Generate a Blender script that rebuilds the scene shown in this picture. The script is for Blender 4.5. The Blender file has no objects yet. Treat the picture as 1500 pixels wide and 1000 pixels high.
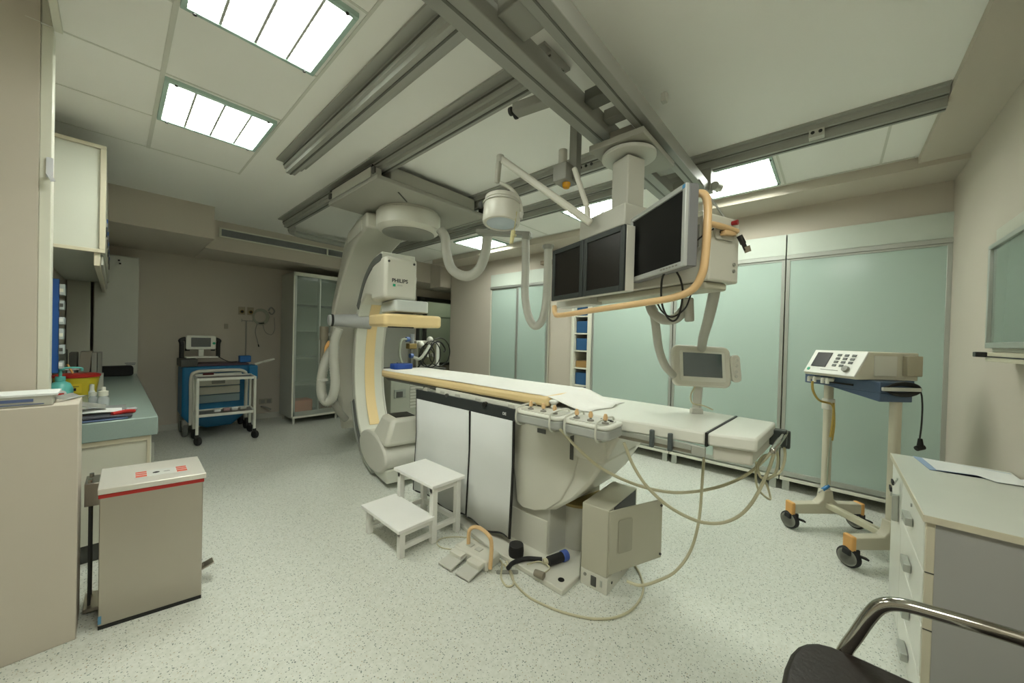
import bpy, bmesh, math, random
from math import sin, cos, pi, radians
from mathutils import Vector, Matrix, Euler
random.seed(7)
C = bpy.context.scene.collection
V = Vector

# ------------------------------------------------------------------ camera (solved from the room's own lines)
F_PX = 524.26
YAW, PITCH, ROLL, CAM_H = 0.731369, -0.009974, 0.025529, 1.5
fw = V((cos(PITCH) * cos(YAW), cos(PITCH) * sin(YAW), sin(PITCH)))
rt0 = V((sin(YAW), -cos(YAW), 0)); up0 = rt0.cross(fw)
rt = rt0 * cos(ROLL) + up0 * sin(ROLL); up = -rt0 * sin(ROLL) + up0 * cos(ROLL)
CAM = V((0, 0, CAM_H))


def ray(px, py): return fw + rt * ((px - 750) / F_PX) - up * ((py - 500) / F_PX)
def od(px, py, d): return CAM + ray(px, py) * d                       # point at a given forward distance
def oz(px, py, z): r = ray(px, py); return CAM + r * ((z - CAM_H) / r.z)
def ox(px, py, x): r = ray(px, py); return CAM + r * (x / r.x)
def oy(px, py, y): r = ray(px, py); return CAM + r * (y / r.y)


cam_data = bpy.data.cameras.new('camera'); cam = bpy.data.objects.new('camera', cam_data); C.objects.link(cam)
cam_data.sensor_width = 36; cam_data.lens = F_PX / 1500 * 36; cam_data.clip_start = 0.02
m = Matrix.Identity(4)
for i in range(3):
    m[i][0], m[i][1], m[i][2], m[i][3] = rt[i], up[i], -fw[i], CAM[i]
cam.matrix_world = m
bpy.context.scene.camera = cam


# ------------------------------------------------------------------ materials
def lin(c): return tuple(((x / 12.92) if x <= .04045 else ((x + .055) / 1.055) ** 2.4) for x in c)
def hexc(h): return lin(tuple(int(h[i:i + 2], 16) / 255 for i in (0, 2, 4)))


MATS = {}
def mat(name, col, rough=.5, metal=0., spec=.5, vary=.03, scale=6., bump=0., coat=0., trans=0., emit=None, estr=0.):
    if name in MATS: return MATS[name]
    m = bpy.data.materials.new(name); m.use_nodes = True
    nt = m.node_tree; b = nt.nodes['Principled BSDF']
    c = hexc(col) if isinstance(col, str) else col
    b.inputs['Roughness'].default_value = rough; b.inputs['Metallic'].default_value = metal
    b.inputs['Specular IOR Level'].default_value = spec; b.inputs['Coat Weight'].default_value = coat
    b.inputs['Transmission Weight'].default_value = trans
    tc = nt.nodes.new('ShaderNodeTexCoord'); nz = nt.nodes.new('ShaderNodeTexNoise')
    nz.inputs['Scale'].default_value = scale; nz.inputs['Detail'].default_value = 4
    nt.links.new(tc.outputs['Object'], nz.inputs['Vector'])
    rp = nt.nodes.new('ShaderNodeMapRange')
    rp.inputs['To Min'].default_value = 1 - vary; rp.inputs['To Max'].default_value = 1 + vary
    nt.links.new(nz.outputs['Fac'], rp.inputs['Value'])
    mx = nt.nodes.new('ShaderNodeVectorMath'); mx.operation = 'SCALE'
    mx.inputs[0].default_value = c; nt.links.new(rp.outputs[0], mx.inputs['Scale'])
    nt.links.new(mx.outputs[0], b.inputs['Base Color'])
    if bump:
        bp = nt.nodes.new('ShaderNodeBump'); bp.inputs['Strength'].default_value = bump; bp.inputs['Distance'].default_value = .01
        nt.links.new(nz.outputs['Fac'], bp.inputs['Height']); nt.links.new(bp.outputs[0], b.inputs['Normal'])
    if emit:
        b.inputs['Emission Color'].default_value = (*emit, 1); b.inputs['Emission Strength'].default_value = estr
    MATS[name] = m; return m


def floor_material():
    m = bpy.data.materials.new('speckled vinyl'); m.use_nodes = True; nt = m.node_tree; b = nt.nodes['Principled BSDF']
    tc = nt.nodes.new('ShaderNodeTexCoord')
    base = nt.nodes.new('ShaderNodeTexNoise'); base.inputs['Scale'].default_value = 55; base.inputs['Detail'].default_value = 3
    nt.links.new(tc.outputs['Object'], base.inputs['Vector'])
    ramp = nt.nodes.new('ShaderNodeValToRGB')
    ramp.color_ramp.elements[0].position = .3; ramp.color_ramp.elements[0].color = (*hexc('cfd2c8'), 1)
    ramp.color_ramp.elements[1].position = .7; ramp.color_ramp.elements[1].color = (*hexc('dcded6'), 1)
    nt.links.new(base.outputs['Fac'], ramp.inputs[0])
    prev = ramp.outputs[0]
    for scale, thr, col in ((66, .19, '7a837f'), (43, .12, '5a625f'), (75, .22, 'b5ad98'), (52, .19, '8f9a93'), (110, .22, '9ea8a1'), (90, .2, '7a847e')):
        vo = nt.nodes.new('ShaderNodeTexVoronoi'); vo.inputs['Scale'].default_value = scale; vo.inputs['Randomness'].default_value = 1
        nt.links.new(tc.outputs['Object'], vo.inputs['Vector'])
        lt = nt.nodes.new('ShaderNodeMath'); lt.operation = 'LESS_THAN'; lt.inputs[1].default_value = thr
        nt.links.new(vo.outputs['Distance'], lt.inputs[0])
        sep = nt.nodes.new('ShaderNodeSeparateColor'); nt.links.new(vo.outputs['Color'], sep.inputs[0])
        l2 = nt.nodes.new('ShaderNodeMath'); l2.operation = 'LESS_THAN'; l2.inputs[1].default_value = .33
        nt.links.new(sep.outputs[0], l2.inputs[0])
        mu = nt.nodes.new('ShaderNodeMath'); mu.operation = 'MULTIPLY'
        nt.links.new(lt.outputs[0], mu.inputs[0]); nt.links.new(l2.outputs[0], mu.inputs[1])
        mx = nt.nodes.new('ShaderNodeMix'); mx.data_type = 'RGBA'
        nt.links.new(mu.outputs[0], mx.inputs['Factor']); nt.links.new(prev, mx.inputs[6]); mx.inputs[7].default_value = (*hexc(col), 1)
        prev = mx.outputs[2]
    nt.links.new(prev, b.inputs['Base Color'])
    b.inputs['Roughness'].default_value = .24; b.inputs['Specular IOR Level'].default_value = .4
    return m


def frosted(name, col, clear=.22, rough=.22, tint=(.84, .95, .87)):
    m = bpy.data.materials.new(name); m.use_nodes = True; nt = m.node_tree
    b = nt.nodes['Principled BSDF']; out = nt.nodes['Material Output']
    b.inputs['Base Color'].default_value = (*hexc(col), 1); b.inputs['Roughness'].default_value = rough
    tr = nt.nodes.new('ShaderNodeBsdfTransparent'); tr.inputs[0].default_value = (*tint, 1)
    mx = nt.nodes.new('ShaderNodeMixShader'); mx.inputs[0].default_value = clear
    nt.links.new(b.outputs[0], mx.inputs[1]); nt.links.new(tr.outputs[0], mx.inputs[2]); nt.links.new(mx.outputs[0], out.inputs['Surface'])
    return m


def brushed_steel():
    m = mat('brushed steel', 'b8b1a6', .3, 1., vary=.05, scale=3)
    nt = m.node_tree; b = nt.nodes['Principled BSDF']
    tc = nt.nodes.new('ShaderNodeTexCoord'); mp = nt.nodes.new('ShaderNodeMapping'); mp.inputs['Scale'].default_value = (2, 2, 180)
    nz = nt.nodes.new('ShaderNodeTexNoise'); nz.inputs['Scale'].default_value = 4
    nt.links.new(tc.outputs['Object'], mp.inputs[0]); nt.links.new(mp.outputs[0], nz.inputs['Vector'])
    bp = nt.nodes.new('ShaderNodeBump'); bp.inputs['Strength'].default_value = .05; nt.links.new(nz.outputs['Fac'], bp.inputs['Height'])
    nt.links.new(bp.outputs[0], b.inputs['Normal'])
    return m


def louvre_light(strength):
    m = bpy.data.materials.new('lit louvre diffuser'); m.use_nodes = True; nt = m.node_tree
    b = nt.nodes['Principled BSDF']
    tc = nt.nodes.new('ShaderNodeTexCoord'); nz = nt.nodes.new('ShaderNodeTexNoise'); nz.inputs['Scale'].default_value = 9
    nt.links.new(tc.outputs['Object'], nz.inputs['Vector'])
    mr = nt.nodes.new('ShaderNodeMapRange'); mr.inputs['To Min'].default_value = strength * .75; mr.inputs['To Max'].default_value = strength * 1.25
    nt.links.new(nz.outputs['Fac'], mr.inputs['Value'])
    b.inputs['Base Color'].default_value = (.8, .8, .8, 1)
    b.inputs['Emission Color'].default_value = (.97, 1., .9, 1); nt.links.new(mr.outputs[0], b.inputs['Emission Strength'])
    return m


WALL = mat('beige wall paint', 'c6beb0', .75, vary=.015, scale=2)
CEIL = mat('ceiling paint', 'f4f4ee', .8, vary=.01, scale=2)
CSTRIP = mat('ceiling strip', 'd8d9cf', .7)
FLOOR = floor_material()
WHITE = mat('white laminate', 'dcdccd', .38)
WEDGE = mat('cream edge band', 'cfc9b2', .4)
CREAM = mat('cream enamel', 'd3d2c6', .35)
GREYEN = mat('light grey enamel', 'c2c2b8', .38)
GREYM = mat('mid grey enamel', '8f8f86', .4)
RAILG = mat('grey anodised rail', 'a5a69e', .42, .15)
RAILD = mat('dark groove grey', '63645c', .5, .2)  # dark grey for the grooves and one cross plate
DARKG = mat('dark grey', '4a4b47', .5)
BLACK = mat('black plastic', '161615', .45)
RUBBER = mat('black rubber', '202020', .7)
ALU = mat('aluminium', 'b4b7b0', .35, .6)
CHROME = mat('chrome', 'b3b0a8', .14, 1.)
STEEL = brushed_steel()
YELLOW = mat('cream yellow vinyl', 'e6cd98', .45)
APRICOT = mat('apricot enamel', 'e0bc8a', .4)
ORANGE = mat('orange plastic', 'e2ab64', .45)
BLUE = mat('blue shell', '1d6f9d', .45)
NAVY = mat('slate blue panel', '4d6079', .5)
ROYAL = mat('royal blue foam', '123f8e', .6)
RED = mat('red plastic', 'b32721', .4)
GREENL = mat('green led', '2ba27c', .4)
SHEET = mat('white paper sheet', 'e9e9e3', .8, bump=.25, scale=18)
TABLEW = mat('white table laminate', 'e0e1d7', .32)
CLOTHG = mat('pale grey lead cloth', 'dadddb', .7, bump=.1, scale=5)
BAND = mat('charcoal band', '2b3030', .6)
WORKTOP = mat('green grey worktop', '93a6a0', .25, vary=.06, scale=140)
DESKTOP = mat('pale desk laminate', 'c8ccc2', .3)
DESKEND = mat('grey desk end panel', 'a6a6a2', .45)
BROWN = mat('dark brown leather', '211814', .42, bump=.15, scale=60)
CABLE = mat('beige cable', 'c2bd9f', .5)
HOSEG = mat('grey corrugated hose', 'b4b4aa', .5)
SCREEN = mat('black screen', '0d0d0d', .45, spec=.2)
SCREEN2 = mat('matt dark screen', '17130f', .3)
BEZELD = mat('dark green grey bezel', '2f3533', .45)
BEZELS = mat('silver bezel', 'b6b9b6', .4, .15)
TURQ = mat('turquoise plastic', '5fb5ad', .35)
SHARPS = mat('yellow plastic', 'c9b52c', .4)
PAPER = mat('printed paper', 'dfe2e0', .7)
AMBER = mat('amber dome', 'd79a12', .25)
BROWNW = mat('wall shelf brown', '8d7b66', .6)
GLASSG = frosted('green frosted glass', 'd2e4db', .42, .17, (.84, .95, .9))
GLASSC = frosted('pale cabinet glass', 'b9c2ba', .78, .06, (.93, .97, .94))
GLASSW = frosted('wall cabinet glass', 'a3b1a6', .35, .08)
DIM = mat('dim contents', '59604f', .7)
BROWNBOX = mat('rust cardboard', 'd2673a', .7)
BLUEBIN = mat('blue bin', '2c5a86', .5)
DBLUE = mat('deep blue rack', '174f96', .5)
CLEAR = mat('clear plastic', 'd5dadb', .2, trans=.5)
LIGHTM = louvre_light(11.)
LAMPLENS = mat('lamp lens', 'b9c6cf', .15)
BROWNP = mat('brown pipe', '87806f', .5)


# ------------------------------------------------------------------ mesh building
class MB:
    def __init__(s): s.v, s.f = [], []
    def add(s, vs, fs):
        o = len(s.v); s.v += [V(p) for p in vs]; s.f += [tuple(i + o for i in f) for f in fs]; return s
    def box(s, x0, x1, y0, y1, z0, z1):
        return s.obox(((x0 + x1) / 2, (y0 + y1) / 2, (z0 + z1) / 2), (abs(x1 - x0) / 2, 0, 0), (0, abs(y1 - y0) / 2, 0), (0, 0, abs(z1 - z0) / 2))
    def obox(s, c, a, b, h):
        c, a, b, h = V(c), V(a), V(b), V(h)
        vs = [c + a * i + b * j + h * k for k in (-1, 1) for j in (-1, 1) for i in (-1, 1)]
        return s.add(vs, [(0, 2, 3, 1), (4, 5, 7, 6), (0, 1, 5, 4), (2, 6, 7, 3), (0, 4, 6, 2), (1, 3, 7, 5)])
    def bar(s, p, q, w, h, upv=(0, 0, 1)):                            # rectangular bar from p to q
        p, q = V(p), V(q); d = (q - p); L = d.length; d.normalize()
        sd = d.cross(V(upv)); sd = sd.normalized() if sd.length > 1e-6 else V((1, 0, 0)); u = sd.cross(d)
        return s.obox((p + q) / 2, d * (L / 2), sd * (w / 2), u * (h / 2))
    def prism(s, poly, ext):                                          # polygon (3-D points) extruded along ext
        n = len(poly); e = V(ext); vs = [V(p) for p in poly] + [V(p) + e for p in poly]
        return s.add(vs, [tuple(range(n - 1, -1, -1)), tuple(range(n, 2 * n))] + [(i, (i + 1) % n, (i + 1) % n + n, i + n) for i in range(n)])
    def cyl(s, p, q, r, r2=None, n=20):
        r2 = r if r2 is None else r2; p, q = V(p), V(q); d = (q - p).normalized()
        a = d.orthogonal().normalized(); b = d.cross(a)
        ring = [(a * cos(2 * pi * i / n) + b * sin(2 * pi * i / n)) for i in range(n)]
        vs = [p + x * r for x in ring] + [q + x * r2 for x in ring]
        return s.add(vs, [tuple(range(n - 1, -1, -1)), tuple(range(n, 2 * n))] + [(i, (i + 1) % n, (i + 1) % n + n, i + n) for i in range(n)])
    def lathe(s, prof, o, axis=(0, 0, 1), n=28):                      # prof: (radius, distance along axis)
        o, d = V(o), V(axis).normalized(); a = d.orthogonal().normalized(); b = d.cross(a); vs, fs = [], []
        for r, t in prof:
            r = max(r, 1e-4)
            for i in range(n): vs.append(o + d * t + (a * cos(2 * pi * i / n) + b * sin(2 * pi * i / n)) * r)
        for k in range(len(prof) - 1):
            for i in range(n): fs.append((k * n + i, k * n + (i + 1) % n, (k + 1) * n + (i + 1) % n, (k + 1) * n + i))
        k = (len(prof) - 1) * n
        fs += [tuple(range(n - 1, -1, -1)), tuple(range(k, k + n))]
        return s.add(vs, fs)
    def tube(s, pts, r, n=8, smooth=6, closed=False, ribs=None):
        pts = [V(p) for p in pts]
        if smooth: pts = catmull(pts, smooth, closed)
        m = len(pts); vs, fs = [], []
        tan = [((pts[(i + 1) % m] if closed or i < m - 1 else pts[i]) - (pts[i - 1] if closed or i > 0 else pts[i])).normalized() for i in range(m)]
        a = tan[0].orthogonal().normalized()
        for i in range(m):
            a = (a - tan[i] * a.dot(tan[i])); a = a.normalized() if a.length > 1e-6 else tan[i].orthogonal().normalized()
            b = tan[i].cross(a)
            rr = r if ribs is None else r * (1 + ribs * (1 if i % 2 else -1))
            for j in range(n): vs.append(pts[i] + (a * cos(2 * pi * j / n) + b * sin(2 * pi * j / n)) * rr)
        for i in range(m if closed else m - 1):
            for j in range(n):
                fs.append((i * n + j, i * n + (j + 1) % n, ((i + 1) % m) * n + (j + 1) % n, ((i + 1) % m) * n + j))
        if not closed: fs += [tuple(range(n - 1, -1, -1)), tuple(range((m - 1) * n, m * n))]
        return s.add(vs, fs)
    def sweep(s, pts, side, w, t, smooth=6):                          # flat strap: width w along side, thickness t across the path
        pts = [V(p) for p in pts]
        if smooth: pts = catmull(pts, smooth)
        sd = V(side).normalized(); m = len(pts); vs, fs = [], []
        for i in range(m):
            tg = (pts[min(i + 1, m - 1)] - pts[max(i - 1, 0)]).normalized(); nn = tg.cross(sd).normalized()
            for q in ((-1, -1), (1, -1), (1, 1), (-1, 1)): vs.append(pts[i] + sd * (w / 2 * q[0]) + nn * (t / 2 * q[1]))
        for i in range(m - 1):
            for j in range(4): fs.append((i * 4 + j, i * 4 + (j + 1) % 4, i * 4 + 4 + (j + 1) % 4, i * 4 + 4 + j))
        fs += [(3, 2, 1, 0), tuple(range((m - 1) * 4, m * 4))]
        return s.add(vs, fs)
    def rrect(s, c, a, b, ext, r, n=5):                               # rounded rectangle in the plane (a, b), extruded by ext from c
        c, a, b = V(c), V(a), V(b); la, lb = a.length, b.length; an, bn = a / la, b / lb; poly = []
        r = min(r, la * .99, lb * .99)
        for sx, sy, t0 in ((1, 1, 0), (-1, 1, 90), (-1, -1, 180), (1, -1, 270)):
            for k in range(n + 1):
                t = radians(t0 + 90 * k / n); poly.append(c + an * (sx * (la - r) + r * cos(t)) + bn * (sy * (lb - r) + r * sin(t)))
        return s.prism(poly, ext)
    def ball(s, c, r, n=16, sx=1, sy=1, sz=1):
        c = V(c); vs, fs = [], []; h = n // 2
        for i in range(h + 1):
            t = pi * i / h
            for j in range(n):
                p = 2 * pi * j / n; q = max(sin(t), 1e-3)
                vs.append(c + V((r * sx * q * cos(p), r * sy * q * sin(p), r * sz * cos(t))))
        for i in range(h):
            for j in range(n): fs.append((i * n + j, (i + 1) * n + j, (i + 1) * n + (j + 1) % n, i * n + (j + 1) % n))
        return s.add(vs, fs)
    def build(s, name, material, parent=None, bevel=0., angle=38):
        me = bpy.data.meshes.new(name)
        root = parent
        while root is not None and root.parent is not None: root = root.parent
        if root is not None: org = root.location.copy()
        else:
            lo = [min(p[i] for p in s.v) for i in range(3)]; hi = [max(p[i] for p in s.v) for i in range(3)]
            org = V(((lo[0] + hi[0]) / 2, (lo[1] + hi[1]) / 2, lo[2]))
        me.from_pydata([p - org for p in s.v], [], s.f)
        bm = bmesh.new(); bm.from_mesh(me); bmesh.ops.recalc_face_normals(bm, faces=bm.faces); bm.to_mesh(me); bm.free()
        for p in me.polygons: p.use_smooth = True
        me.set_sharp_from_angle(angle=radians(angle))
        me.materials.append(material)
        o = bpy.data.objects.new(name, me); C.objects.link(o)
        if parent is not None: o.parent = parent
        else: o.location = org
        if bevel:
            b = o.modifiers.new('edge', 'BEVEL'); b.width = bevel; b.segments = 2; b.limit_method = 'ANGLE'; b.angle_limit = radians(40)
        return o


def catmull(pts, k, closed=False):
    out, n = [], len(pts)
    for i in range(n if closed else n - 1):
        p1, p2 = pts[i], pts[(i + 1) % n]
        p0 = pts[i - 1] if closed or i > 0 else p1 * 2 - p2
        p3 = pts[(i + 2) % n] if closed or i < n - 2 else p2 * 2 - p1
        for j in range(k):
            t = j / k
            out.append(.5 * ((2 * p1) + (p2 - p0) * t + (2 * p0 - 5 * p1 + 4 * p2 - p3) * t * t + (3 * p1 - p0 - 3 * p2 + p3) * t ** 3))
    if not closed: out.append(pts[-1])
    return out


def tag(o, label, cat, group=None, kind=None):
    o['label'] = label; o['category'] = cat
    if group: o['group'] = group
    if kind: o['kind'] = kind
    return o


def thing(name, label, cat, loc=(0, 0, 0), group=None):
    o = bpy.data.objects.new(name, None); C.objects.link(o); o.location = loc; o.empty_display_size = .1
    return tag(o, label, cat, group)


def struct(name, mb, m, bevel=0.):
    o = mb.build(name, m, None, bevel); o['kind'] = 'structure'; return o


def dup(root, delta, label=None, scale=None):
    r = root.copy(); C.objects.link(r); r.location = root.location + V(delta)
    if scale: r.scale = scale
    if label: r['label'] = label
    def rec(src, dst):
        for ch in list(src.children):
            c = ch.copy(); C.objects.link(c); c.parent = dst; rec(ch, c)
    rec(root, r); return r


def lettering(txt, name, origin, right, upv, height, material, parent, bold=0.):
    cu = bpy.data.curves.new('t', 'FONT'); cu.body = txt; cu.size = 1; cu.extrude = .01; cu.offset = bold
    ob = bpy.data.objects.new('t', cu); C.objects.link(ob)
    bpy.context.view_layer.update()
    me = bpy.data.meshes.new_from_object(ob.evaluated_get(bpy.context.evaluated_depsgraph_get()))
    bpy.data.objects.remove(ob)
    R, U = V(right).normalized(), V(upv).normalized(); N = R.cross(U)
    mb = MB(); mb.add([V(origin) + R * (v.co.x * height * 1.4) + U * (v.co.y * height * 1.4) + N * (v.co.z * .05) for v in me.vertices], [tuple(p.vertices) for p in me.polygons])
    return mb.build(name, material, parent)


X, Y, Z = V((1, 0, 0)), V((0, 1, 0)), V((0, 0, 1))

# ================================================================== THE ROOM
struct('floor', MB().box(-1.4, 6.2, -1.0, 8.8, -.06, 0), FLOOR)
mb = MB().box(-.19, 5.9, -.8, 2.97, 3.0, 3.1).box(-.5, 5.9, 2.97, 8.8, 3.0, 3.1).box(-1.4, -.19, -.8, 2.97, 3.14, 3.24)
struct('ceiling', mb, CEIL)
struct('trim_1', MB().box(-.215, -.185, .2, 2.96, 2.985, 3.14), WHITE, .003)
# flush strips between the ceiling panels
mb = MB()
for a in ((.168, .19, -.4, 4.27), (.78, .795, -.4, 4.27), (3.375, 3.395, -.44, 6.2), (4.175, 4.195, -.44, 6.2)): mb.box(*a, 2.996, 3.0)
for y in (.98, 1.66, 2.29, 2.955, 3.61, 4.255): mb.box(-.3, .79, y - .006, y + .006, 2.997, 3.0)
for y in (-.25, .37, 1.03, 1.69, 2.43, 3.1, 3.82, 4.56, 5.2): mb.box(3.395, 4.175, y - .008, y + .008, 2.997, 3.0)
struct('trim_2', mb, CSTRIP)
struct('wall_right', MB().box(-1.4, 5.3, -.84, -.72, 0, 3.24), WALL)
struct('wall_rear', MB().box(-1.45, -1.35, -.72, 3.0, 0, 3.24), WALL)
struct('wall_left', MB().box(-.52, -.4, 3.0, 7.4, 0, 3.0), WALL)
struct('wall_left_pillar', MB().box(-1.35, -.255, 2.95, 3.0, 0, 3.24), WALL)
struct('wall_left_low', MB().box(-1.35, -.106, 2.67, 2.945, 0, 1.133), WALL, .004)
struct('wall_back', MB().box(-.5, 4.75, 7.3, 7.42, 0, 3.0).box(4.75, 6.0, 7.3, 7.42, 2.4, 3.0).box(4.75, 6.0, 7.3, 7.42, 0, .8), WALL)
mb = MB().box(4.69, 5.25, -.72, 4.76, 2.645, 3.0).box(4.69, 5.25, 2.985, 3.405, 0, 2.645).box(4.69, 5.9, 4.76, 5.95, 0, 3.0).box(5.2, 5.3, -.72, 4.76, 0, 2.645)
struct('wall_far', mb, WALL)
struct('wall_side_room', MB().box(5.85, 5.95, 5.95, 8.6, 0, 3.0).box(4.0, 5.95, 8.5, 8.6, 0, 3.0), WALL)
struct('trim_3', MB().box(4.21, 4.69, -.72, 5.95, 2.915, 3.0), WALL)          # dropped beam above the glass cabinets
struct('trim_4', MB().box(-1.35, 4.21, -.72, -.46, 2.95, 3.0), WALL)          # dropped edge along the right wall
struct('trim_5', MB().box(-.4, .81, 5.64, 7.3, 2.61, 3.0), WALL)              # deep bulkhead at the back left
struct('trim_6', MB().box(.81, 5.85, 6.3, 7.3, 2.6, 3.0), WALL)               # bulkhead that carries the air vent
struct('trim_7', MB().box(4.42, 4.69, 5.96, 6.3, 2.5, 3.0), WALL)
struct('baseboard_back', MB().box(.3, 4.75, 7.285, 7.3, 0, .09), GREYEN)
struct('baseboard_right', MB().box(-1.35, 4.6, -.72, -.708, 0, .09), GREYEN)
d1 = struct('pale_back_panel', MB().box(3.5, 4.7, 7.27, 7.3, 0.01, 2.34), mat('pale grey panel', 'c5c7bd', .45), .003)  # pale panel added over the back wall where it reads light grey
MB().box(3.58, 3.62, 7.22, 7.27, 1.0, 1.12).build('panel_handle', ALU, d1, .004)
# white window frame behind the pillar, with its handle
w1 = struct('window_1', MB().box(-.255, -.215, 2.965, 3.06, 0, 3.14), WHITE, .004)
hb = MB(); p = oy(73, 252, 2.965)
hb.rrect(p + V((0, -.012, .02)), X * .011, Z * .05, Y * .014, .005).cyl(p + V((0, -.012, -.02)), p + V((0, -.05, -.02)), .009).bar(p + V((0, -.05, -.02)), p + V((.014, -.05, -.055)), .016, .012, (0, 1, 0))
hb.build('window_handle', mat('white plastic', 'd9dbe0', .3), w1)
# window onto the side room at the far right of the back wall
w2 = struct('window_2', MB().box(4.75, 4.83, 7.27, 7.43, .8, 2.4).box(4.95, 5.02, 7.26, 7.43, .8, 2.4).box(4.75, 6.0, 7.27, 7.43, 2.33, 2.42).box(4.75, 6.0, 7.27, 7.43, .78, .84), DARKG, .003)
MB().box(4.83, 6.0, 7.34, 7.35, .84, 2.33).build('pane', frosted('side window glass', '8d968a', .25, .08), w2)
MB().box(5.02, 6.0, 7.36, 7.40, 1.95, 1.98).build('shelf_line', GREYEN, w2)


# ------------------------------------------------------------------ ceiling lights
def ceiling_light(x0, x1, y0, y1, label):
    t = thing('ceiling_light', label, 'ceiling light', ((x0 + x1) / 2, (y0 + y1) / 2, 2.975), 'recessed louvre ceiling lights')
    f = .022; mb = MB()
    mb.box(x0, x1, y0, y0 + f, 2.975, 3.0).box(x0, x1, y1 - f, y1, 2.975, 3.0).box(x0, x0 + f, y0 + f, y1 - f, 2.975, 3.0).box(x1 - f, x1, y0 + f, y1 - f, 2.975, 3.0)
    mb.build('light_frame', mat('green tinted glass edge', 'b4cfc5', .2), t, .002)
    MB().box(x0 + f, x1 - f, y0 + f, y1 - f, 2.99, 2.999).build('diffuser', LIGHTM, t)
    mb = MB()
    for k in range(1, 4):
        xx = x0 + (x1 - x0) * k / 4; mb.box(xx - .006, xx + .006, y0 + f, y1 - f, 2.98, 2.99)
    for k in range(1, 12):
        yy = y0 + (y1 - y0) * k / 12; mb.box(x0 + f, x1 - f, yy - .0015, yy + .0015, 2.983, 2.99)
    mb.build('louvre', mat('louvre white', 'b9bdb8', .4), t)
    for a, b in ((x0 + .05, y0 + .012), (x1 - .05, y0 + .012), (x0 + .05, y1 - .012), (x1 - .05, y1 - .012)):
        MB().cyl((a, b, 2.975), (a, b, 2.968), .008, n=10).build('clip', BLACK, t)
    return t
ceiling_light(.19, .755, 1.69, 2.27, 'larger looking lit square louvre light cut by the top edge of the photo')
ceiling_light(.19, .765, 2.985, 3.59, 'lit square louvre light nearest the white wall cabinet')
ceiling_light(3.45, 4.11, .4, .99, 'lit louvre light beside the grey rail, right of the silver monitor')
ceiling_light(3.45, 4.11, 1.75, 2.4, 'lit louvre light glimpsed behind the monitor column and lamp arm')
ceiling_light(3.57, 4.19, 3.87, 4.5, 'lit louvre light seen below the round lamp, behind the hanging hose')

# ------------------------------------------------------------------ air vent in the bulkhead
t = thing('air_vent', 'long narrow slatted air vent set in the beige bulkhead', 'vent', (1.8, 6.3, 2.79))
mb = MB().box(.955, 3.1, 6.285, 6.3, 2.895, 2.912).box(.955, 3.1, 6.285, 6.3, 2.782, 2.8).box(.955, .98, 6.285, 6.3, 2.8, 2.895).box(2.35, 2.375, 6.285, 6.3, 2.8, 2.895)
mb.build('vent_frame', WHITE, t)
mb = MB()
for k in range(10): mb.box(.98, 3.1, 6.288, 6.299, 2.803 + k * .0094, 2.807 + k * .0094)
mb.build('slats', mat('vent slat grey', 'a5a9aa', .5), t)
MB().box(.98, 3.1, 6.297, 6.3, 2.8, 2.895).build('backing', DARKG, t)


# ------------------------------------------------------------------ glass fronted cabinets along the far wall
def glass_cabinet(y0, y1, label, contents=(), doors=1):
    t = thing('glass_cabinet', label, 'cabinet', (4.9, (y0 + y1) / 2, 0), 'built-in cabinets with green glass sliding doors')
    x = 4.66
    mb = MB().box(x, 5.18, y0, y0 + .03, .1, 2.64).box(x, 5.18, y1 - .03, y1, .1, 2.64).box(x, 5.18, y0, y1, .1, .125).box(x, 5.18, y0, y1, 2.4, 2.425).box(5.15, 5.18, y0, y1, .1, 2.64)
    mb.build('carcass', WHITE, t)
    MB().box(x - .005, x + .015, y0, y1, 2.43, 2.645).build('header_panel', mat('pale header panel', 'c6cfc4', .4), t, .002)
    MB().box(x - .025, x + .02, y0, y1, 2.385, 2.425).build('top_track', ALU, t, .002)
    MB().box(x - .02, x + .02, y0, y1, .105, .135).build('plinth_rail', WHITE, t, .002)
    for k in range(3):
        zz = .75 + k * .55; MB().box(4.69, 5.14, y0 + .03, y1 - .03, zz, zz + .022).build('shelf', WEDGE, t)
    w = (y1 - y0) / doors
    for d in range(doors):
        a, b = y0 + d * w, y0 + (d + 1) * w; xx = x - .012 + .014 * (d % 2)
        mb = MB().box(xx, xx + .02, a, a + .03, .15, 2.385).box(xx, xx + .02, b - .03, b, .15, 2.385).box(xx, xx + .02, a + .03, b - .03, .15, .2).box(xx, xx + .02, a + .03, b - .03, 2.365, 2.385)
        dr = mb.build('door', ALU, t, .002)
        MB().box(xx + .006, xx + .012, a + .03, b - .03, .2, 2.365).build('pane', GLASSG, dr)
    for yy in (y0 + .05, y1 - .05):
        MB().box(x + .0, x + .03, yy - .03, yy + .03, 0, .105).build('foot', ALU, t, .002)
        MB().box(5.1, 5.13, yy - .03, yy + .03, 0, .105).build('foot', ALU, t, .002)
    for (ya, yb, za, zb, m, nm) in contents:
        tag(MB().ball((4.86, (ya + yb) / 2, (za + zb) / 2), 1, 20, .14, (yb - ya) / 2, (zb - za) / 2).build(nm, m, None), *CONT.pop(0))
    return t
CONT = [('dark grey bundle dimly seen through the lower right glass door', 'bundle'), ('dim dark parcel low behind the right glass door, nearer the desk', 'parcel')]
glass_cabinet(-.72, .38, 'cabinet with the darker green glass door, behind the wheeled device stand',
              [(-.1, .3, .128, .62, DIM, 'stored_bundle'), (-.6, -.2, .128, .72, mat('dim olive', '3f4a3b', .7), 'stored_parcel')])
glass_cabinet(.39, 1.485, 'cabinet with the pale green glass door directly behind the small touch display')
glass_cabinet(1.495, 2.62, 'cabinet with the pale green glass door below the two black monitors')
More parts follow.
